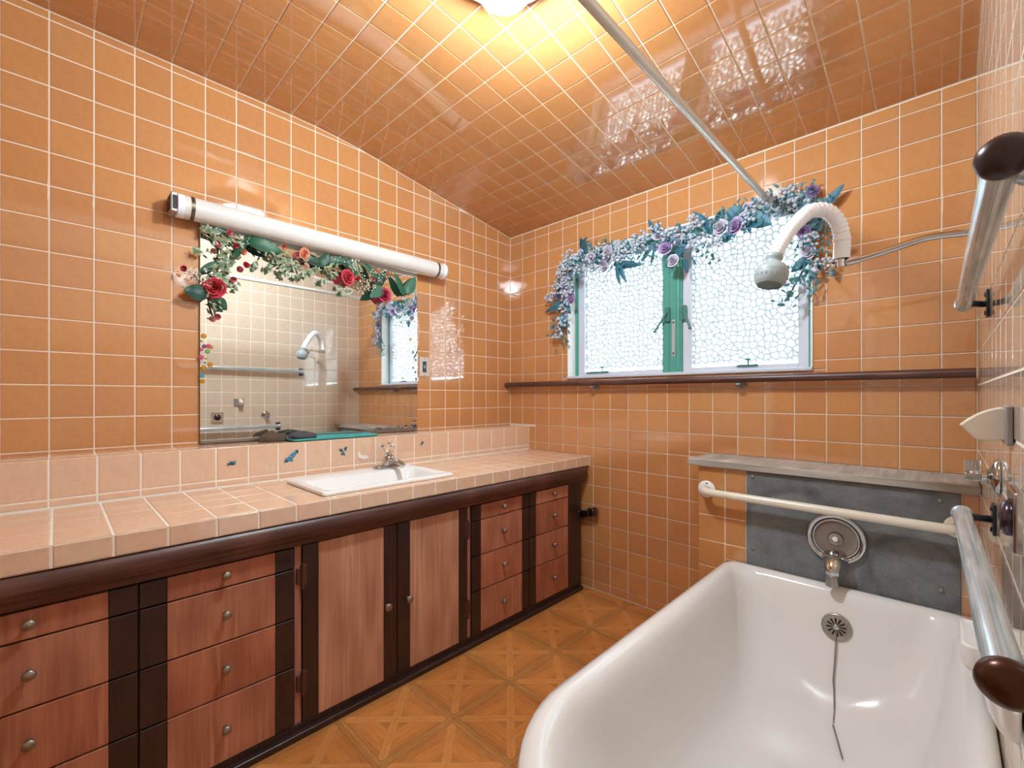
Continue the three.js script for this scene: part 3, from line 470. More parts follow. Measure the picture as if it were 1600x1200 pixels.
{
  const t = thing('vanity_cabinet', 'long dark-banded mahogany vanity cabinet with drawers and two doors under the counter', 'cabinet');
  const z0 = 0.05; part('carcass', [bx(0.04 + 0.17, CF - 0.018, 0.09, 0.105, z0, VZ1), bx(0.175, CF - 0.012, 0.02, 0.708, z0, z0 + 0.018), bx(0.175, CF - 0.012, 0.02, 0.708, VZ1 - 0.018, VZ1), bx(CF - 0.03, CF - 0.012, 0.03, 0.7, z0, VZ1)], darkWood, t);
  // rounded rail under the lip
  const s = new THREE.Shape(); s.moveTo(CF - 0.012, 0.71); s.lineTo(0.636, 0.71); s.quadraticCurveTo(0.652, 0.70, 0.651, 0.678); s.quadraticCurveTo(0.65, 0.656, 0.634, 0.646); s.lineTo(0.626, 0.628); s.lineTo(CF - 0.012, 0.624); s.closePath();
  const g = new THREE.ExtrudeGeometry(s, { depth: VZ1 - 0.03, bevelEnabled: false, curveSegments: 8 }); g.translate(0, 0, 0.03); part('top_rail', boxUV(g), railWood, t, 'dark rounded rail');
  part('plinth', [bx(CF - 0.012, CF + 0.004, 0.02, 0.043, z0 - 0.005, VZ1), bx(CF - 0.012, 0.634, 0.0, 0.022, z0 - 0.005, VZ1, 0.004)], darkWood, t);
  part('end_stile', bx(CF - 0.012, CF + 0.003, 0.043, 0.624, z0, 0.168), darkWood, t);
  part('fillet_strip', bx(CF - 0.012, CF + 0.001, 0.043, 0.624, 0.878, 0.898), pinkWood, t, 'bare pinkish strip'); part('fillet_strip', bx(CF - 0.012, CF + 0.001, 0.043, 0.624, 1.604, 1.626), pinkWood, t, 'bare pinkish strip');
  const knob = (x, y, z, m, k = 1) => lathe([[0.0001, 0], [0.007 * k, 0], [0.0055 * k, 0.004], [0.0045 * k, 0.011], [0.0115 * k, 0.015], [0.0125 * k, 0.019], [0.01 * k, 0.024], [0.0001, 0.0265]], [x, y, z], [1, 0, 0], 22);
  const hs = [[0.554, 0.621], [0.395, 0.551], [0.237, 0.392], [0.046, 0.234]];
  const bank = (a, b, c, d, kz) => hs.forEach(([y0, y1], i) => { // band a-b, mahogany b-c, band c-d
    const dr = part('drawer', bx(CF - 0.01, CF + 0.008, y0 + 0.001, y1 - 0.001, b + 0.0005, c - 0.0005, 0.0015), mahogany[(i + Math.round(b * 10)) % 2], t);
    if (b - a > 0.02) part('edge_band', bx(CF - 0.01, CF + 0.007, y0 + 0.001, y1 - 0.001, a + 0.001, b - 0.0005, 0.0015), darkWood, dr, 'dark edge band'); if (d - c > 0.02) part('edge_band', bx(CF - 0.01, CF + 0.007, y0 + 0.001, y1 - 0.001, c + 0.0005, d - 0.001, 0.0015), darkWood, dr, 'dark edge band');
    part('knob', knob(CF + 0.008, (y0 + y1) / 2 + 0.004, kz ?? (b + c) / 2, 0), knobMetal, dr);
  });
  bank(0.169, 0.17, 0.44, 0.494); bank(0.496, 0.547, 0.82, 0.876); bank(1.628, 1.685, 1.957, 2.015); bank(2.017, 2.074, 2.346, 2.404); bank(2.406, 2.44, 2.56, 2.6);
  const door = (a, b, c, d, kz, hz, flip) => {
    const dr = part('door', bx(CF - 0.01, CF + 0.008, 0.046, 0.622, b + 0.0005, c - 0.0005, 0.0015), doorWood, t);
    part('edge_band', bx(CF - 0.01, CF + 0.0075, 0.046, 0.622, a + 0.001, b - 0.0005, 0.0015), darkWood, dr, 'dark edge band'); part('edge_band', bx(CF - 0.01, CF + 0.0075, 0.046, 0.622, c + 0.0005, d - 0.001, 0.0015), darkWood, dr, 'dark edge band');
    part('knob', knob(CF + 0.007, 0.322, kz, 0, 1.15), knobMetal, dr);
    for (const y of [0.525, 0.175]) part('hinge', [bx(CF - 0.002, CF + 0.0095, y - 0.034, y + 0.034, hz - (flip ? 0.004 : 0.014), hz + (flip ? 0.014 : 0.004), 0.002), cyl([CF + 0.012, y - 0.042, hz], [CF + 0.012, y + 0.042, hz], 0.0042, 0.0042, 12), bx(CF - 0.002, CF + 0.009, y - 0.026, y + 0.026, hz - (flip ? 0.018 : 0.0), hz + (flip ? 0.0 : 0.018), 0.002)], rust, dr);
  };
  door(0.899, 0.949, 1.194, 1.25, 1.205, 0.899, true); door(1.252, 1.308, 1.551, 1.603, 1.297, 1.603, false);
}
{ // drop-in basin
  const t = thing('sink', 'white rectangular drop-in sink set in the peach tiled counter', 'sink'), [a, b, c, d] = SINK, y = CTOP + 0.0005;
  const R = (i, yy, r, back = 0) => loopRect(a + i + back, b - i, c + i, d - i, [r, r, r, r], yy, 8);
  part('basin', loft([R(0.034, y - 0.05, 0.03), R(0.03, y - 0.001, 0.03), R(0.002, y, 0.012), R(0, y + 0.004, 0.014), R(0.001, y + 0.011, 0.014), R(0.005, y + 0.0145, 0.014), R(0.012, y + 0.0145, 0.016), R(0.03, y + 0.012, 0.03, 0.045), R(0.037, y + 0.006, 0.036, 0.048), R(0.046, y - 0.015, 0.04, 0.05), R(0.062, y - 0.06, 0.05, 0.05), R(0.085, y - 0.1, 0.06, 0.045), R(0.12, y - 0.118, 0.05, 0.02), R(0.15, y - 0.12, 0.025, 0.0)]), white, t);
  part('drain', lathe([[0.0001, 0], [0.024, 0], [0.026, 0.003], [0.02, 0.005], [0.0001, 0.003]], [(a + b) / 2 + 0.01, y - 0.1205, (c + d) / 2], [0, 1, 0], 28), chrome, t);
}
{
  const t = thing('faucet', 'chrome basin faucet with a clear crystal knob at the back of the sink', 'faucet', [0.272, CTOP + 0.015, 1.085]);
  part('base_plate', loft([loopRect(-0.026, 0.026, -0.078, 0.078, [0.024, 0.024, 0.024, 0.024], 0, 8), loopRect(-0.026, 0.026, -0.078, 0.078, [0.024, 0.024, 0.024, 0.024], 0.008, 8), loopRect(-0.022, 0.022, -0.072, 0.072, [0.02, 0.02, 0.02, 0.02], 0.014, 8), loopRect(-0.014, 0.014, -0.05, 0.05, [0.012, 0.012, 0.012, 0.012], 0.0165, 8)]), chrome, t);
  part('body', loft([loopRect(-0.026, 0.028, -0.04, 0.04, [0.024, 0.024, 0.024, 0.024], 0.012, 8), loopRect(-0.024, 0.026, -0.034, 0.034, [0.022, 0.022, 0.022, 0.022], 0.026, 8), loopRect(-0.02, 0.021, -0.024, 0.024, [0.019, 0.019, 0.019, 0.019], 0.046, 8), loopRect(-0.017, 0.017, -0.0175, 0.0175, [0.016, 0.016, 0.016, 0.016], 0.058, 8)]), chrome, t);
  part('spout', (() => { const secs = [[0.012, 0.032, 0.02, 0.016], [0.04, 0.035, 0.0165, 0.013], [0.075, 0.036, 0.014, 0.011], [0.105, 0.03, 0.0125, 0.0105], [0.122, 0.02, 0.0115, 0.01]]; return loft(secs.map(([x, y, w, h], k) => { const o = []; for (let i = 0; i < 24; i++) { const a = i / 24 * Math.PI * 2, tl = Math.max(0, k - 2) * 0.35; o.push([x + Math.sin(a) * h * Math.sin(tl), y + Math.sin(a) * h * Math.cos(tl), Math.cos(a) * w]); } return o; })); })(), chrome, t);
  part('stem', lathe([[0.0001, 0.055], [0.013, 0.055], [0.012, 0.064], [0.008, 0.07], [0.0001, 0.07]], [0, 0, 0]), chrome, t);
  const k = part('knob', (() => { const g = lathe([[0.0001, 0.066], [0.012, 0.066], [0.0145, 0.073], [0.025, 0.083], [0.0275, 0.094], [0.0235, 0.105], [0.014, 0.11], [0.0001, 0.11]], [0, 0, 0], [0, 1, 0], 12); const h = g.toNonIndexed(); h.computeVertexNormals(); return h; })(), crystal, t, 'clear faceted crystal knob');
  part('cap', lathe([[0.0001, 0.108], [0.0085, 0.1105], [0.008, 0.113], [0.0001, 0.1145]], [0, 0, 0]), P({ color: 0x9a6f5a, metalness: 0.7, roughness: 0.25 }), k);
}
// ---------------------------------------------------------------- mirror wall
{
  const t = thing('mirror', 'large frameless wall mirror over the counter with a garland along its top', 'mirror');
  const [z0, z1, y0, y1] = MIR; part('backing', bx(0.0005, 0.0075, y0, y1, z0, z1, 0), P({ color: 0x3d3733, roughness: 0.6 }), t);
  part('glass', bx(0.0076, 0.0125, y0, y1, z0, z1, 0.0012), mirrorMat, t);
  part('channel', [bx(0.0005, 0.015, y1 - 0.004, y1 + 0.008, z0, z1, 0.002)], brushed, t); part('channel', [bx(0.0005, 0.0155, y0 - 0.006, y0 + 0.008, z0, z1, 0.002)], steel, t);
  // blackened spots where the silvering has gone along the bottom edge
  const sp = []; const blot = (z, y, r) => { const s = new THREE.Shape(), k = 11; for (let i = 0; i <= k; i++) { const a = i / k * Math.PI * 2, q = r * rr(0.45, 1.15); i ? s.lineTo(Math.cos(a) * q * 1.5, Math.sin(a) * q) : s.moveTo(Math.cos(a) * q * 1.5, Math.sin(a) * q); } const g = new THREE.ExtrudeGeometry(s, { depth: 0.0004, bevelEnabled: false }); g.rotateY(Math.PI / 2); g.translate(0.0126, y, z); return g; };
  for (let i = 0; i < 16; i++) sp.push(blot(0.765 + 0.13 * rnd() ** 2, y0 + 0.01 + 0.05 * rnd() ** 2 * (i < 9 ? 1 : 0.3), rr(0.003, 0.009))); for (let i = 0; i < 7; i++) sp.push(blot(rr(0.9, 1.06), y0 + 0.008 + 0.012 * rnd(), rr(0.003, 0.008))); for (let i = 0; i < 8; i++) sp.push(blot(rr(1.55, 1.75), y0 + 0.007 + 0.004 * rnd(), rr(0.002, 0.005)));
  part('tarnish', sp, P({ color: 0x605a5a, roughness: 0.6 }), t, 'blackened silvering along the bottom edge');
}
{
  const t = thing('fluorescent_light', 'long white tubular fluorescent light above the mirror, switched off', 'light fixture'), y = 1.832, x = 0.052;
  part('diffuser', (() => { const g = new THREE.CylinderGeometry(0.044, 0.044, 1.2, 40); g.rotateX(Math.PI / 2); g.translate(x, y, 1.228); return g; })(), P({ color: 0xded8d2, roughness: 0.22, clearcoat: 0.5, clearcoatRoughness: 0.1 }), t);
  part('end_cap', lathe([[0.0435, 0], [0.0445, 0.01], [0.0445, 0.02], [0.04, 0.028], [0.0001, 0.03]], [x, y, 0.628], [0, 0, -1], 40), plasticWhite, t); part('end_cap', lathe([[0.0435, 0], [0.044, 0.02], [0.0435, 0.024], [0.0001, 0.024]], [x, y, 1.828], [0, 0, 1], 40), plasticWhite, t);
  const so = part('socket', bx(0.012, 0.09, y - 0.036, y + 0.036, 1.852, 1.872, 0.004), P({ color: 0xb9b2ac, metalness: 0.5, roughness: 0.35 }), t, 'open metal end socket'); part('socket_shade_plate', [bx(0.022, 0.08, y - 0.026, y + 0.026, 1.8705, 1.8735, 0.002), bx(0.0885, 0.0915, y - 0.027, y + 0.024, 1.8535, 1.8665, 0.001)], P({ color: 0x1c1614, roughness: 0.6 }), so);  // dark plates stand for the shade inside the socket opening
  for (const z of [0.662, 1.803]) part('band', (() => { const g = new THREE.CylinderGeometry(0.0455, 0.0455, 0.012, 40, 1); g.rotateX(Math.PI / 2); g.translate(x, y, z); return g; })(), P({ color: 0x6e6255, metalness: 0.8, roughness: 0.35 }), t);
  part('wall_bracket', [bx(0.0005, 0.02, y - 0.02, y + 0.02, 0.7, 0.76), bx(0.0005, 0.02, y - 0.02, y + 0.02, 1.7, 1.76)], steel, t);
}
{
  const t = thing('outlet', 'small wall outlet with a dark insert in a pale plate right of the mirror', 'outlet');
  part('cover_plate', bx(0.0003, 0.006, 1.226, 1.336, 0.67, 0.736, 0.003), P({ color: 0xcbb9ae, roughness: 0.35 }), t); const d = part('device', bx(0.004, 0.0085, 1.25, 1.312, 0.69, 0.716, 0.002), P({ color: 0x1f3a44, roughness: 0.35 }), t, 'dark teal outlet insert');
  part('button', [bx(0.0075, 0.0105, 1.283, 1.2885, 0.696, 0.71, 0.001), bx(0.0075, 0.0105, 1.274, 1.2795, 0.696, 0.71, 0.001)], P({ color: 0xb8a7a2, roughness: 0.4 }), d); part('screw', [1.233, 1.329].map((y) => lathe([[0, 0.002], [0.003, 0.0015], [0.0035, 0]], [0.006, y, 0.703], [1, 0, 0], 10)), steel, t);
}
// stick-on gems
{
  const col = { gold: 0xc9921c, pink: 0xd0547a, purple: 0x8a5a86, green: 0x8fb45c, teal: 0x3f7f7c, blue: 0x3aa0b8 }, word = { gold: 'amber gold', pink: 'rose pink', purple: 'purple', green: 'light green', teal: 'dark teal', blue: 'turquoise blue' };
  const L = 'on the left edge of the mirror', Rr = 'on the right edge of the mirror';
  const list = [['gold', 1.756, 1.352, 0.0085, 'topmost of the large ' + 'amber gold stick-on gems ' + L], ['pink', 1.739, 1.313, 0.008, 'highest pink stick-on gem, large and round, ' + L], ['purple', 1.754, 1.311, 0.0072, 'muted purple stick-on gem beside the highest pink one ' + L], ['gold', 1.729, 1.309, 0.0052, 'small amber stick-on gem right of the pink one ' + L], ['pink', 1.764, 1.297, 0.0055, 'small pink stick-on gem under the purple one ' + L], ['green', 1.743, 1.292, 0.008, 'large light green stick-on gem ' + L],
    ['pink', 1.765, 1.267, 0.008, 'lowest pink stick-on gem hard against the edge ' + L], ['gold', 1.748, 1.263, 0.0038, 'tiny amber stick-on gem beside the lowest pink one ' + L], ['teal', 1.751, 1.246, 0.003, 'tiny dark teal stick-on gem, smallest of all, ' + L], ['gold', 1.734, 1.239, 0.0085, 'large amber stick-on gem lower down, set further in ' + L], ['gold', 1.757, 1.226, 0.0088, 'large amber stick-on gem just above the turquoise one ' + L], ['blue', 1.762, 1.194, 0.0075, 'turquoise blue stick-on gem between two gold ones ' + L], ['gold', 1.76, 1.172, 0.008, 'lowest amber gold stick-on gem, under the turquoise one ' + L], ['green', 1.763, 1.331, 0.0036, 'tiny green stick-on gem under the topmost gold one ' + L],
    ['gold', 0.799, 1.427, 0.0075, 'topmost stick-on gem, brownish gold, ' + Rr], ['purple', 0.785, 1.357, 0.0072, 'purple stick-on gem second from the top ' + Rr], ['teal', 0.768, 1.341, 0.006, 'teal stick-on gem just below the purple one ' + Rr], ['teal', 0.766, 1.316, 0.006, 'teal stick-on gem third below the gold one ' + Rr], ['green', 0.781, 1.272, 0.006, 'green stick-on gem halfway down ' + Rr], ['teal', 0.768, 1.248, 0.006, 'teal stick-on gem right under the green one ' + Rr], ['teal', 0.764, 1.209, 0.006, 'lowest teal stick-on gem ' + Rr]];
  for (const [c, z, y, r0, label] of list) { const r = r0 * 1.2; const t = thing('gem', label, 'gem', [0.0127, y, z], 'stick-on gems on the mirror'); const g = lathe([[r, 0], [r, 0.0012], [r * 0.62, 0.0038], [0.0001, 0.004]], [0, 0, 0], [1, 0, 0], 10).toNonIndexed(); g.computeVertexNormals(); part('stone', g, P({ color: col[c], roughness: 0.08, metalness: 0.35, clearcoat: 1 }), t); }
}
// stickers on the backsplash tiles
{
  const bm = [P({ color: 0x3f86a6, roughness: 0.5 }), P({ color: 0x1f5a63, roughness: 0.5 })];
  const fly = (z, y, s, label, bits) => { const t = thing('sticker', label, 'sticker', [0.1703, y, z], 'stickers on the backsplash tiles');
    bits.forEach(([du, dv, w, h, a, m]) => { const sh = new THREE.Shape(); sh.moveTo(0, -h); sh.quadraticCurveTo(w, -h * 0.3, w * 0.5, h * 0.7); sh.lineTo(0, h * 0.3); sh.lineTo(-w * 0.6, h); sh.quadraticCurveTo(-w, -h * 0.2, 0, -h); const g = new THREE.ExtrudeGeometry(sh, { depth: 0.0004, bevelEnabled: false }); g.scale(s, s, 1); g.rotateZ(a); g.translate(du * s, dv * s, 0); g.rotateY(Math.PI / 2); part('print', g, bm[m], t); }); };
  fly(1.698, 0.856, 1, 'small dark blue bird sticker on the backsplash, leftmost of the stickers', [[0, 0, 0.01, 0.014, 1.1, 1], [0.012, 0.004, 0.006, 0.008, 0.2, 0], [-0.01, -0.004, 0.005, 0.007, 2.2, 0]]);
  fly(1.475, 0.865, 1, 'largest blue bird sticker on the backsplash, left of the sink', [[-0.012, -0.014, 0.013, 0.019, 0.9, 0], [0.002, 0.002, 0.014, 0.02, 2.3, 0], [0.018, 0.016, 0.008, 0.01, 0.3, 1], [-0.026, -0.022, 0.008, 0.011, 1.4, 1]]);
  fly(1.257, 0.864, 1, 'dark teal flower sticker on the backsplash behind the sink', [[-0.01, 0.006, 0.009, 0.011, 0.4, 1], [0.011, 0.01, 0.01, 0.012, 2.6, 1], [-0.004, -0.012, 0.007, 0.009, 1.2, 1], [0.006, -0.014, 0.004, 0.012, 0.2, 0], [0, -0.002, 0.004, 0.01, 0.6, 0]]);
  fly(0.833, 0.867, 1, 'tiny dark bird sticker on the backsplash right of the faucet', [[0, 0, 0.007, 0.013, -0.5, 1], [0.006, 0.005, 0.005, 0.007, 0.9, 1]]);
  fly(1.05, 0.868, 1, 'green flower sticker half hidden behind the crystal faucet knob', [[0, 0, 0.008, 0.012, 0.5, 1], [-0.01, 0.004, 0.007, 0.01, 1.5, 0], [0.01, -0.006, 0.007, 0.01, 2.5, 1]]);
  const t = thing('putty_smear', 'white smear of putty on a backsplash tile between the faucet and the flower sticker', 'smear', [0.1703, 0.835, 1.164]); const s = new THREE.Shape(); s.moveTo(-0.02, 0.022); s.quadraticCurveTo(-0.008, -0.004, 0.012, -0.002); s.quadraticCurveTo(0.026, -0.002, 0.03, -0.016); s.quadraticCurveTo(0.008, -0.02, -0.014, -0.012); s.quadraticCurveTo(-0.024, 0, -0.02, 0.022); const g = new THREE.ExtrudeGeometry(s, { depth: 0.0012, bevelEnabled: true, bevelSize: 0.001, bevelThickness: 0.0006, bevelSegments: 2 }); g.rotateY(Math.PI / 2); part('putty', g, P({ color: 0xe9e6e3, roughness: 0.5 }), t);
}
// on the tiled step
{
  const t = thing('tray', 'flat turquoise tray lying on the tiled step under the mirror', 'tray', [0.087, 0.9205, 1.27]); t.rotation.y = 0.02;
  part('tray_body', loft([loopRect(-0.066, 0.066, -0.19, 0.19, [0.012, 0.012, 0.012, 0.012], 0, 6), loopRect(-0.072, 0.072, -0.2, 0.2, [0.016, 0.016, 0.016, 0.016], 0.003, 6), loopRect(-0.073, 0.073, -0.202, 0.202, [0.016, 0.016, 0.016, 0.016], 0.009, 6), loopRect(-0.07, 0.07, -0.198, 0.198, [0.015, 0.015, 0.015, 0.015], 0.01, 6), loopRect(-0.065, 0.065, -0.19, 0.19, [0.012, 0.012, 0.012, 0.012], 0.004, 6)]), P({ color: 0x3fa6a4, roughness: 0.25 }), t);
  const lump = (name, label, cat, c, sx, sy, sz, mat, s0) => { const u = thing(name, label, cat, c), g = new THREE.SphereGeometry(1, 22, 14), p = g.attributes.position; for (let i = 0; i < p.count; i++) { const n = 0.7 + 0.6 * G16(p.getX(i) * 3 + s0, p.getZ(i) * 3 + p.getY(i) * 2), yy = Math.max(-0.25, p.getY(i)); p.setXYZ(i, p.getX(i) * sx * n, (yy + 0.25) * sy * n, p.getZ(i) * sz * n); } g.computeVertexNormals(); part('body', g, mat, u); return u; };
  const d = lump('stone', 'dark grey stone-like lump lying on the left end of the turquoise tray', 'stone', [0.09, 0.9255, 1.405], 0.04, 0.026, 0.062, P({ color: 0x4b4446, roughness: 0.8 }), 3);
  lump('ornament', 'brownish rough lump on the tiled step just left of the turquoise tray', 'ornament', [0.06, 0.9205, 1.515], 0.035, 0.03, 0.05, P({ color: 0x5b4a3c, roughness: 0.95 }), 8);
}

// ---------------------------------------------------------------- garlands
const leafG = (w, l, bend, fold) => { // along +y, face +z
  const n = 8, pos = [], idx = [], uv = []; for (let i = 0; i <= n; i++) { const t = i / n, hw = w / 2 * Math.sin(Math.PI * Math.min(1, 0.06 + t * 0.94) ** 0.75) ** 0.8; for (const s of [-1, -0.5, 0, 0.5, 1]) { pos.push(s * hw, t * l, bend * l * (t - t * t * 1.7) - fold * Math.abs(s) * hw + 0.06 * hw * Math.sin(t * 9 + s)); uv.push(s * 0.5 + 0.5, t); } }
  for (let i = 0; i < n; i++) for (let s = 0; s < 4; s++) { const a = i * 5 + s; idx.push(a, a + 1, a + 5, a + 1, a + 6, a + 5); }
  const g = new THREE.BufferGeometry(); g.setAttribute('position', new THREE.Float32BufferAttribute(pos, 3)); g.setAttribute('uv', new THREE.Float32BufferAttribute(uv, 2)); g.setIndex(idx); g.computeVertexNormals(); return g;
};
function roseG(r, closed = 0) { // opening along +z
  const gs = []; const layers = closed ? [[3, 0.32, 1.25], [4, 0.5, 1.15], [4, 0.66, 0.95]] : [[3, 0.2, 0.95], [4, 0.4, 0.9], [5, 0.66, 0.72], [6, 0.95, 0.42]];
  layers.forEach(([m, R, H], li) => { for (let k = 0; k < m; k++) { const a0 = (k + li * 0.4 + rr(-0.1, 0.1)) / m * Math.PI * 2, wa = Math.PI / m * 1.45, pos = [], idx = [], NS = 6, NT = 6;
    for (let i = 0; i <= NT; i++) for (let j = 0; j <= NS; j++) { const t = i / NT, s = j / NS * 2 - 1, edge = 1 - 0.28 * s * s * t, rad = r * R * (0.18 + 0.82 * Math.sin(t * Math.PI / 2) ** 0.8 + 0.22 * t ** 4) * (1 - 0.08 * s * s), a = a0 + s * wa * (0.35 + 0.65 * Math.sin(t * 2.2)); pos.push(Math.cos(a) * rad, Math.sin(a) * rad, r * H * (t ** 1.3) * edge - r * 0.14 * (t > 0.85 ? (t - 0.85) * 5 : 0) + 0.02 * r * Math.sin(a * 5)); }
    for (let i = 0; i < NT; i++) for (let j = 0; j < NS; j++) { const a = i * (NS + 1) + j; idx.push(a, a + 1, a + NS + 1, a + 1, a + NS + 2, a + NS + 1); }
    const g = new THREE.BufferGeometry(); g.setAttribute('position', new THREE.Float32BufferAttribute(pos, 3)); g.setIndex(idx); g.computeVertexNormals(); gs.push(g); } });
  return join(gs);
}
const ivyPts = [[0, -0.15], [0.35, -0.45], [0.4, -0.1], [0.85, 0.0], [0.45, 0.3], [0.0, 1.0], [-0.45, 0.3], [-0.85, 0.0], [-0.4, -0.1], [-0.35, -0.45]];
const ivyG = (() => { // five-lobed leaf with a cream margin, as a fan from its middle
  const p = ivyPts, pos = [0, 0.1, 0.1], col = [0.09, 0.16, 0.08], idx = []; p.slice(0, 10).forEach((q) => { pos.push(q[0] * 0.62, q[1] * 0.62 + 0.04, 0.05); col.push(0.16, 0.24, 0.13); }); p.slice(0, 10).forEach((q) => { pos.push(q[0], q[1], -0.12); col.push(0.62, 0.6, 0.44); });
  for (let i = 0; i < 10; i++) { const j = (i + 1) % 10; idx.push(0, 1 + i, 1 + j, 1 + i, 11 + i, 11 + j, 1 + i, 11 + j, 1 + j); }
  const g = new THREE.BufferGeometry(); g.setAttribute('position', new THREE.Float32BufferAttribute(pos, 3)); g.setAttribute('color', new THREE.Float32BufferAttribute(col, 3)); g.setAttribute('uv', new THREE.Float32BufferAttribute(new Float32Array(42), 2)); g.setIndex(idx); g.computeVertexNormals(); return g;
})();
const petalMat = (hex) => P({ color: hex, roughness: 0.65, sheen: 0.4, sheenColor: new THREE.Color(hex) });
const leafMat = (hex) => P({ color: hex, roughness: 0.5, transmission: 0 });
function garland(cfg) {
  const t = thing('garland', cfg.label, 'garland'), at = cfg.at, N = cfg.N, A = cfg.A; // at(p, depth) -> world; A = wall axis of first coordinate
  const basis = (dir2, tilt, roll = 0) => { const y = A.clone().multiplyScalar(dir2[0]).add(Y.clone().multiplyScalar(dir2[1])).normalize(); const side = y.clone().cross(N).normalize(); const n = N.clone().addScaledVector(side, Math.tan(roll)).addScaledVector(y, Math.tan(tilt)).normalize(); const yy = y.clone().addScaledVector(n, -y.dot(n)).normalize(), xx = yy.clone().cross(n); return new THREE.Matrix4().makeBasis(xx, yy, n); };
  const put = (name, g, m, M, p, label) => { const o = part(name, g, m, t, label); o.applyMatrix4(M.clone().setPosition(p)); return o; };
  part('stem', new THREE.TubeGeometry(new THREE.CatmullRomCurve3(cfg.path.map((p, i) => at(p, 0.022 + 0.008 * (i % 2)))), 90, 0.0035, 7), P({ color: cfg.stem, roughness: 0.8 }), t);
  for (const [a, b, c, d, w] of cfg.leaves) { const l = Math.hypot(c - a, d - b), tilt = rr(-0.35, 0.04), o = put('leaf', leafG(w * 0.82, l * 1.05 / Math.cos(tilt), rr(0.05, 0.3), rr(0.1, 0.35)), cfg.leafM[Math.floor(rnd() * cfg.leafM.length)], basis([c - a, d - b], tilt, rr(-0.5, 0.5)), at([a, b], rr(0.022, 0.036))); }
  for (const [k, a, b, r] of cfg.roses) put('rose', roseG(r), cfg.colors[k], basis([rr(-1, 1), rr(-1, 1)], rr(-0.45, 0.25), rr(-0.4, 0.4)), at([a, b], 0.03));
  for (const [k, a, b] of cfg.buds) put('rosebud', roseG(rr(0.014, 0.018), 1), cfg.colors[k], basis([rr(-1, 1), rr(-1, 1)], rr(-0.7, 0.7), rr(-0.7, 0.7)), at([a, b], rr(0.028, 0.042)));
  for (const [a, b] of cfg.ivy) for (let k = 0; k < 2; k++) { const s = rr(0.013, 0.021) * cfg.ivyS, g = ivyG, o = put('ivy_leaf', g, cfg.ivyM, basis([rr(-1, 1), rr(-1, 0.5)], rr(-0.5, 0.5), rr(-0.5, 0.5)), at([a + rr(-0.016, 0.016), b + rr(-0.016, 0.016)], rr(0.02, 0.05))); o.scale.setScalar(s); }
  const fl = [], tw = [], ball = new THREE.IcosahedronGeometry(1, 0);
  for (const [a, b, s = 1] of cfg.breath) for (let k = 0; k < (cfg.many ?? 9); k++) { const q = [a + rr(-0.026, 0.026) * s, b + rr(-0.022, 0.022) * s], p = at(q, rr(0.025, 0.06)), f = at([a, b - 0.008], 0.022), r = rr(0.0022, 0.0042) * (cfg.floret ?? 1); fl.push(ball.clone().scale(r, r, r).translate(p.x, p.y, p.z)); if (k % 2) tw.push(cyl(f.toArray(), p.toArray(), 0.0007, 0.0005, 4)); }
  if (fl.length) { part('baby_breath', fl, cfg.breathM, t).userData.kind = 'stuff'; part('twig', tw, P({ color: cfg.twig, roughness: 0.8 }), t).userData.kind = 'stuff'; }
  // small filler sprigs along the stem
  const sg = []; const curve = new THREE.CatmullRomCurve3(cfg.path.map((p) => V3(p[0], p[1], 0))); const mini = leafG(0.4, 1, 0.2, 0.2);
  for (let i = 0; i < cfg.filler; i++) { const q = curve.getPointAt(rnd()), s = rr(0.016, 0.032), w = cfg.spread; const M = basis([rr(-1, 1), rr(-1, 1)], rr(-0.6, 0.1), rr(-0.6, 0.6)); M.setPosition(at([q.x + rr(-w, w), q.y + rr(-w, w)], rr(0.024, 0.05))); sg.push(mini.clone().scale(s, s, s).applyMatrix4(M)); }
  if (sg.length) part('sprig', sg, cfg.sprigM, t).userData.kind = 'stuff';
  return t;
}
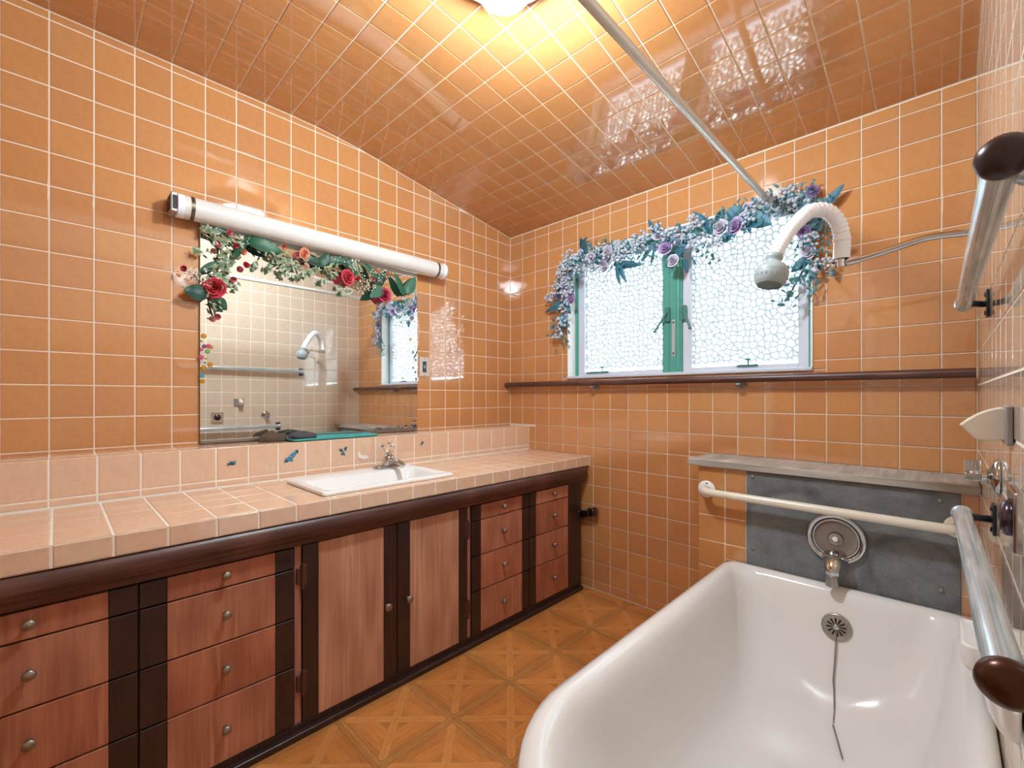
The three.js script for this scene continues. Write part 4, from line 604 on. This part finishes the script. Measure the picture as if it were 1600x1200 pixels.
garland({
  label: 'garland of red and pink artificial roses with ivy draped over the mirror', at: (p, d) => V3(0.012 + d, p[1], p[0]), N: X, A: Z, stem: 0x4a3a26, twig: 0x6d6a4c, ivyS: 1.3,
  colors: { red: petalMat(0xc63c4c), crimson: petalMat(0xb22e4e), peach: petalMat(0xe6967a), pink: petalMat(0xdc7c84), pale: petalMat(0xe6c0ae) },
  leafM: [leafMat(0x1c4a32), leafMat(0x24583c), leafMat(0x163f2e), leafMat(0x3a6650)], ivyM: P({ vertexColors: true, roughness: 0.6 }), breathM: P({ color: 0xeae6dc, roughness: 0.7 }), sprigM: leafMat(0x8d9270), filler: 110, spread: 0.032,
  roses: [['red', 1.723, 1.543, 0.036], ['peach', 1.381, 1.765, 0.024], ['red', 1.179, 1.691, 0.034], ['crimson', 0.98, 1.637, 0.034]],
  buds: [['pink', 1.679, 1.79], ['pink', 1.712, 1.705], ['red', 1.619, 1.654], ['pink', 1.663, 1.592], ['pink', 1.717, 1.434], ['red', 1.821, 1.599], ['peach', 1.47, 1.77], ['pink', 1.417, 1.739], ['pale', 1.375, 1.702], ['pink', 1.048, 1.71], ['peach', 1.631, 1.709], ['red', 1.659, 1.729], ['pale', 0.969, 1.595], ['red', 1.123, 1.689]],
  leaves: [[1.749, 1.518, 1.825, 1.513, 0.08], [1.725, 1.502, 1.686, 1.462, 0.06], [1.601, 1.756, 1.478, 1.742, 0.06], [1.608, 1.775, 1.499, 1.776, 0.045], [1.659, 1.674, 1.598, 1.77, 0.035], [1.375, 1.749, 1.28, 1.725, 0.055], [1.312, 1.728, 1.27, 1.785, 0.055], [1.276, 1.755, 1.17, 1.782, 0.055], [1.195, 1.79, 1.13, 1.73, 0.045], [1.083, 1.785, 1.027, 1.71, 0.045], [1.019, 1.676, 0.969, 1.761, 0.06], [0.983, 1.673, 1.062, 1.61, 0.07], [0.854, 1.661, 0.916, 1.762, 0.055], [0.846, 1.669, 0.789, 1.77, 0.07], [1.71, 1.647, 1.776, 1.598, 0.04], [1.738, 1.795, 1.695, 1.795, 0.03]],
  ivy: [[1.755, 1.79], [1.721, 1.788], [1.693, 1.772], [1.672, 1.757], [1.712, 1.744], [1.728, 1.755], [1.69, 1.682], [1.706, 1.661], [1.679, 1.659], [1.697, 1.63], [1.668, 1.677], [1.717, 1.608], [1.69, 1.6], [1.668, 1.576], [1.65, 1.561], [1.677, 1.551], [1.776, 1.68], [1.504, 1.711], [1.519, 1.683], [1.483, 1.696], [1.465, 1.717], [1.446, 1.693], [1.43, 1.714], [1.419, 1.682], [1.478, 1.664], [1.46, 1.645], [1.408, 1.655], [1.381, 1.655], [1.355, 1.683], [1.329, 1.7], [1.567, 1.659], [1.27, 1.719], [1.245, 1.705], [1.251, 1.686], [1.163, 1.772], [1.103, 1.753], [1.137, 1.759], [1.282, 1.65], [1.205, 1.634], [0.83, 1.651], [0.81, 1.675]],
  breath: [[1.801, 1.578], [1.791, 1.593], [1.776, 1.566], [1.764, 1.586], [1.205, 1.78], [1.173, 1.79], [1.146, 1.78], [1.123, 1.642], [1.163, 1.635], [1.103, 1.664], [1.083, 1.687], [1.069, 1.664], [1.044, 1.746], [1.019, 1.738], [0.98, 1.72], [0.965, 1.742], [1.626, 1.75], [1.645, 1.756]],
  path: [[1.721, 1.436], [1.734, 1.495], [1.725, 1.568], [1.706, 1.661], [1.69, 1.755], [1.638, 1.755], [1.567, 1.746], [1.478, 1.731], [1.383, 1.724], [1.282, 1.734], [1.173, 1.717], [1.055, 1.692], [0.965, 1.636]],
});
garland({
  label: 'garland of artificial flowers and leaves over the window, tinted lilac and blue-green for flare', at: (p, d) => V3(p[0], p[1], 0.006 + d), N: Z, A: X, stem: 0x3c4c4c, twig: 0x4f6264, ivyS: 0.85,
  colors: { lilac: petalMat(0xb79ac6), pale: petalMat(0xcfc6d6), purple: petalMat(0x8a6c9a) },  // bluish window flare is mixed into these flower and leaf colours
  leafM: [leafMat(0x2a6476), leafMat(0x23586a), leafMat(0x326e80), leafMat(0x1f4e5e)], ivyM: leafMat(0x3d6a68), breathM: P({ color: 0xbfc7d4, roughness: 0.7 }), sprigM: leafMat(0x3f727c), filler: 760, spread: 0.075, many: 27, floret: 2.3,
  roses: [['lilac', 0.539, 1.704, 0.036], ['pale', 0.8, 1.891, 0.044], ['pale', 0.683, 1.903, 0.028], ['pale', 0.771, 1.837, 0.027], ['pale', 1.086, 1.924, 0.026], ['lilac', 1.124, 1.851, 0.033], ['pale', 1.163, 1.782, 0.029], ['pale', 1.189, 1.879, 0.027], ['pale', 1.39, 1.885, 0.034], ['lilac', 1.458, 1.876, 0.036], ['pale', 1.5, 1.949, 0.018], ['purple', 1.742, 1.94, 0.022], ['pale', 1.662, 1.916, 0.022], ['purple', 1.714, 1.783, 0.024], ['pale', 1.731, 1.696, 0.026]],
  buds: [['lilac', 0.428, 1.717], ['lilac', 0.5, 1.76], ['pale', 0.53, 1.83], ['purple', 1.62, 1.945], ['lilac', 0.62, 1.95], ['pale', 0.52, 1.6]],
  leaves: [[0.501, 1.683, 0.321, 1.63, 0.04], [0.467, 1.784, 0.433, 1.713, 0.055], [0.515, 1.795, 0.552, 1.901, 0.045], [0.491, 1.684, 0.539, 1.602, 0.045], [0.481, 1.609, 0.491, 1.512, 0.05], [0.652, 1.935, 0.607, 2.03, 0.06], [0.708, 1.911, 0.779, 1.959, 0.07], [0.696, 1.907, 0.751, 1.852, 0.06], [0.607, 1.982, 0.656, 2.025, 0.045], [0.82, 1.838, 0.984, 1.803, 0.055], [0.86, 1.822, 0.906, 1.724, 0.035], [0.84, 1.84, 0.879, 1.712, 0.03], [1.076, 1.933, 1.034, 2.019, 0.035], [1.086, 1.911, 1.093, 1.993, 0.02], [1.062, 1.898, 0.991, 1.815, 0.035], [1.069, 1.889, 1.038, 1.779, 0.028], [1.114, 1.895, 1.163, 1.892, 0.04], [1.17, 1.818, 1.233, 1.85, 0.09], [1.221, 1.779, 1.233, 1.711, 0.045], [1.252, 1.784, 1.276, 1.736, 0.015], [1.336, 1.915, 1.267, 1.988, 0.035], [1.347, 1.876, 1.312, 1.936, 0.045], [1.37, 1.92, 1.404, 1.969, 0.065]],
  ivy: [[1.68, 1.582], [1.691, 1.603], [1.707, 1.631], [1.671, 1.546], [1.657, 1.53], [1.312, 1.78], [1.353, 1.777], [1.336, 1.754], [1.367, 1.744], [1.288, 1.8], [0.717, 1.859], [0.652, 1.854], [0.607, 1.834], [0.562, 1.843], [0.515, 1.833], [0.585, 1.894], [0.491, 1.857], [0.552, 1.788], [0.443, 1.517], [0.418, 1.481], [0.472, 1.495], [0.51, 1.529], [0.443, 1.576]],
  breath: [[0.5, 1.9, 1.4], [0.53, 1.945, 1.4], [0.48, 1.87, 1.3], [0.5, 1.8, 1.4], [0.5, 1.71, 1.3], [0.6, 1.93, 1.4], [0.76, 1.93, 1.4], [0.88, 1.92, 1.5], [0.98, 1.94, 1.3], [1.08, 1.95, 1.3], [1.28, 1.94, 1.4], [0.45, 1.76, 1.4], [0.47, 1.82, 1.4], [0.53, 1.75, 1.4], [0.5, 1.65, 1.3], [0.48, 1.56, 1.3], [0.45, 1.49, 1.2], [0.58, 1.86, 1.5], [0.66, 1.87, 1.5], [0.72, 1.84, 1.4], [0.85, 1.87, 1.5], [0.92, 1.9, 1.5], [1.0, 1.9, 1.5], [1.15, 1.92, 1.4], [1.23, 1.9, 1.5], [1.28, 1.85, 1.4], [1.36, 1.83, 1.4], [1.5, 1.9, 1.4], [1.54, 1.94, 1.5], [1.6, 1.93, 1.5], [1.66, 1.95, 1.5], [1.7, 1.9, 1.4], [1.75, 1.85, 1.3], [1.73, 1.74, 1.3], [1.78, 1.63, 1.2], [0.39, 1.72, 1.2]],
  path: [[0.452, 1.466], [0.472, 1.572], [0.491, 1.684], [0.51, 1.796], [0.562, 1.88], [0.652, 1.917], [0.779, 1.889], [0.917, 1.875], [1.045, 1.879], [1.147, 1.855], [1.243, 1.872], [1.347, 1.888], [1.458, 1.904], [1.561, 1.922], [1.657, 1.928], [1.729, 1.911], [1.757, 1.826], [1.746, 1.739], [1.72, 1.655], [1.662, 1.535]],
}); 
{ // more large leaves over the right half of the window
  const g = scene.getObjectByName('garland_001'), m = [leafMat(0x2a6476), leafMat(0x23586a), leafMat(0x326e80)];  // green leaves shifted to blue to carry the window flare
  for (const [a, b, c, d, w] of [[1.431, 1.912, 1.479, 1.955, 0.1], [1.485, 1.911, 1.596, 1.844, 0.085], [1.5, 1.884, 1.516, 1.826, 0.03], [1.39, 1.827, 1.445, 1.85, 0.05], [1.729, 1.872, 1.72, 1.942, 0.05], [1.785, 1.869, 1.845, 1.93, 0.04], [1.742, 1.804, 1.778, 1.789, 0.09], [1.757, 1.775, 1.738, 1.838, 0.07], [1.733, 1.742, 1.687, 1.727, 0.05], [1.729, 1.674, 1.671, 1.628, 0.05], [1.834, 1.685, 1.866, 1.697, 0.03], [1.803, 1.625, 1.81, 1.583, 0.025]]) {
    const l = Math.hypot(c - a, d - b), y = V3(c - a, d - b, 0.12 * l).normalize(), n = V3(rr(-0.3, 0.3), -0.2, 1), yy = y, xx = yy.clone().cross(n).normalize(), zz = xx.clone().cross(yy); part('leaf', leafG(w * 0.85, l * 1.06, rr(0.05, 0.25), rr(0.1, 0.3)), m[Math.floor(rnd() * 3)], g).applyMatrix4(new THREE.Matrix4().makeBasis(xx, yy, zz).setPosition(a, b, 0.038));
  }
}
// keep every sprig in front of the glass or tiles it hangs on, and under the light fixture
function settle(g, axis, min, maxY = 9) {
  g.updateMatrixWorld(true); const v = V3(0, 0, 0), k = { x: 0, z: 2 }[axis];
  for (const m of g.children) {
    const still = m.matrix.equals(new THREE.Matrix4()), p = m.geometry.attributes.position;
    if (still) { for (let i = 0; i < p.count; i++) { if (p.getComponent(i, k) < min) p.setComponent(i, k, min + 0.0004 * (i % 3)); if (p.getY(i) > maxY) p.setY(i, maxY - 0.0004 * (i % 3)); } continue; }
    let lo = 9, hi = -9; for (let i = 0; i < p.count; i++) { v.fromBufferAttribute(p, i).applyMatrix4(m.matrixWorld); lo = Math.min(lo, v.getComponent(k)); hi = Math.max(hi, v.y); }
    if (lo < min) m.position.setComponent(k, m.position.getComponent(k) + min - lo); if (hi > maxY) m.position.y -= hi - maxY;
  }
}
settle(scene.getObjectByName('garland'), 'x', 0.0138, 1.785); settle(scene.getObjectByName('garland_001'), 'z', 0.006);
renderer.render(scene, camera);
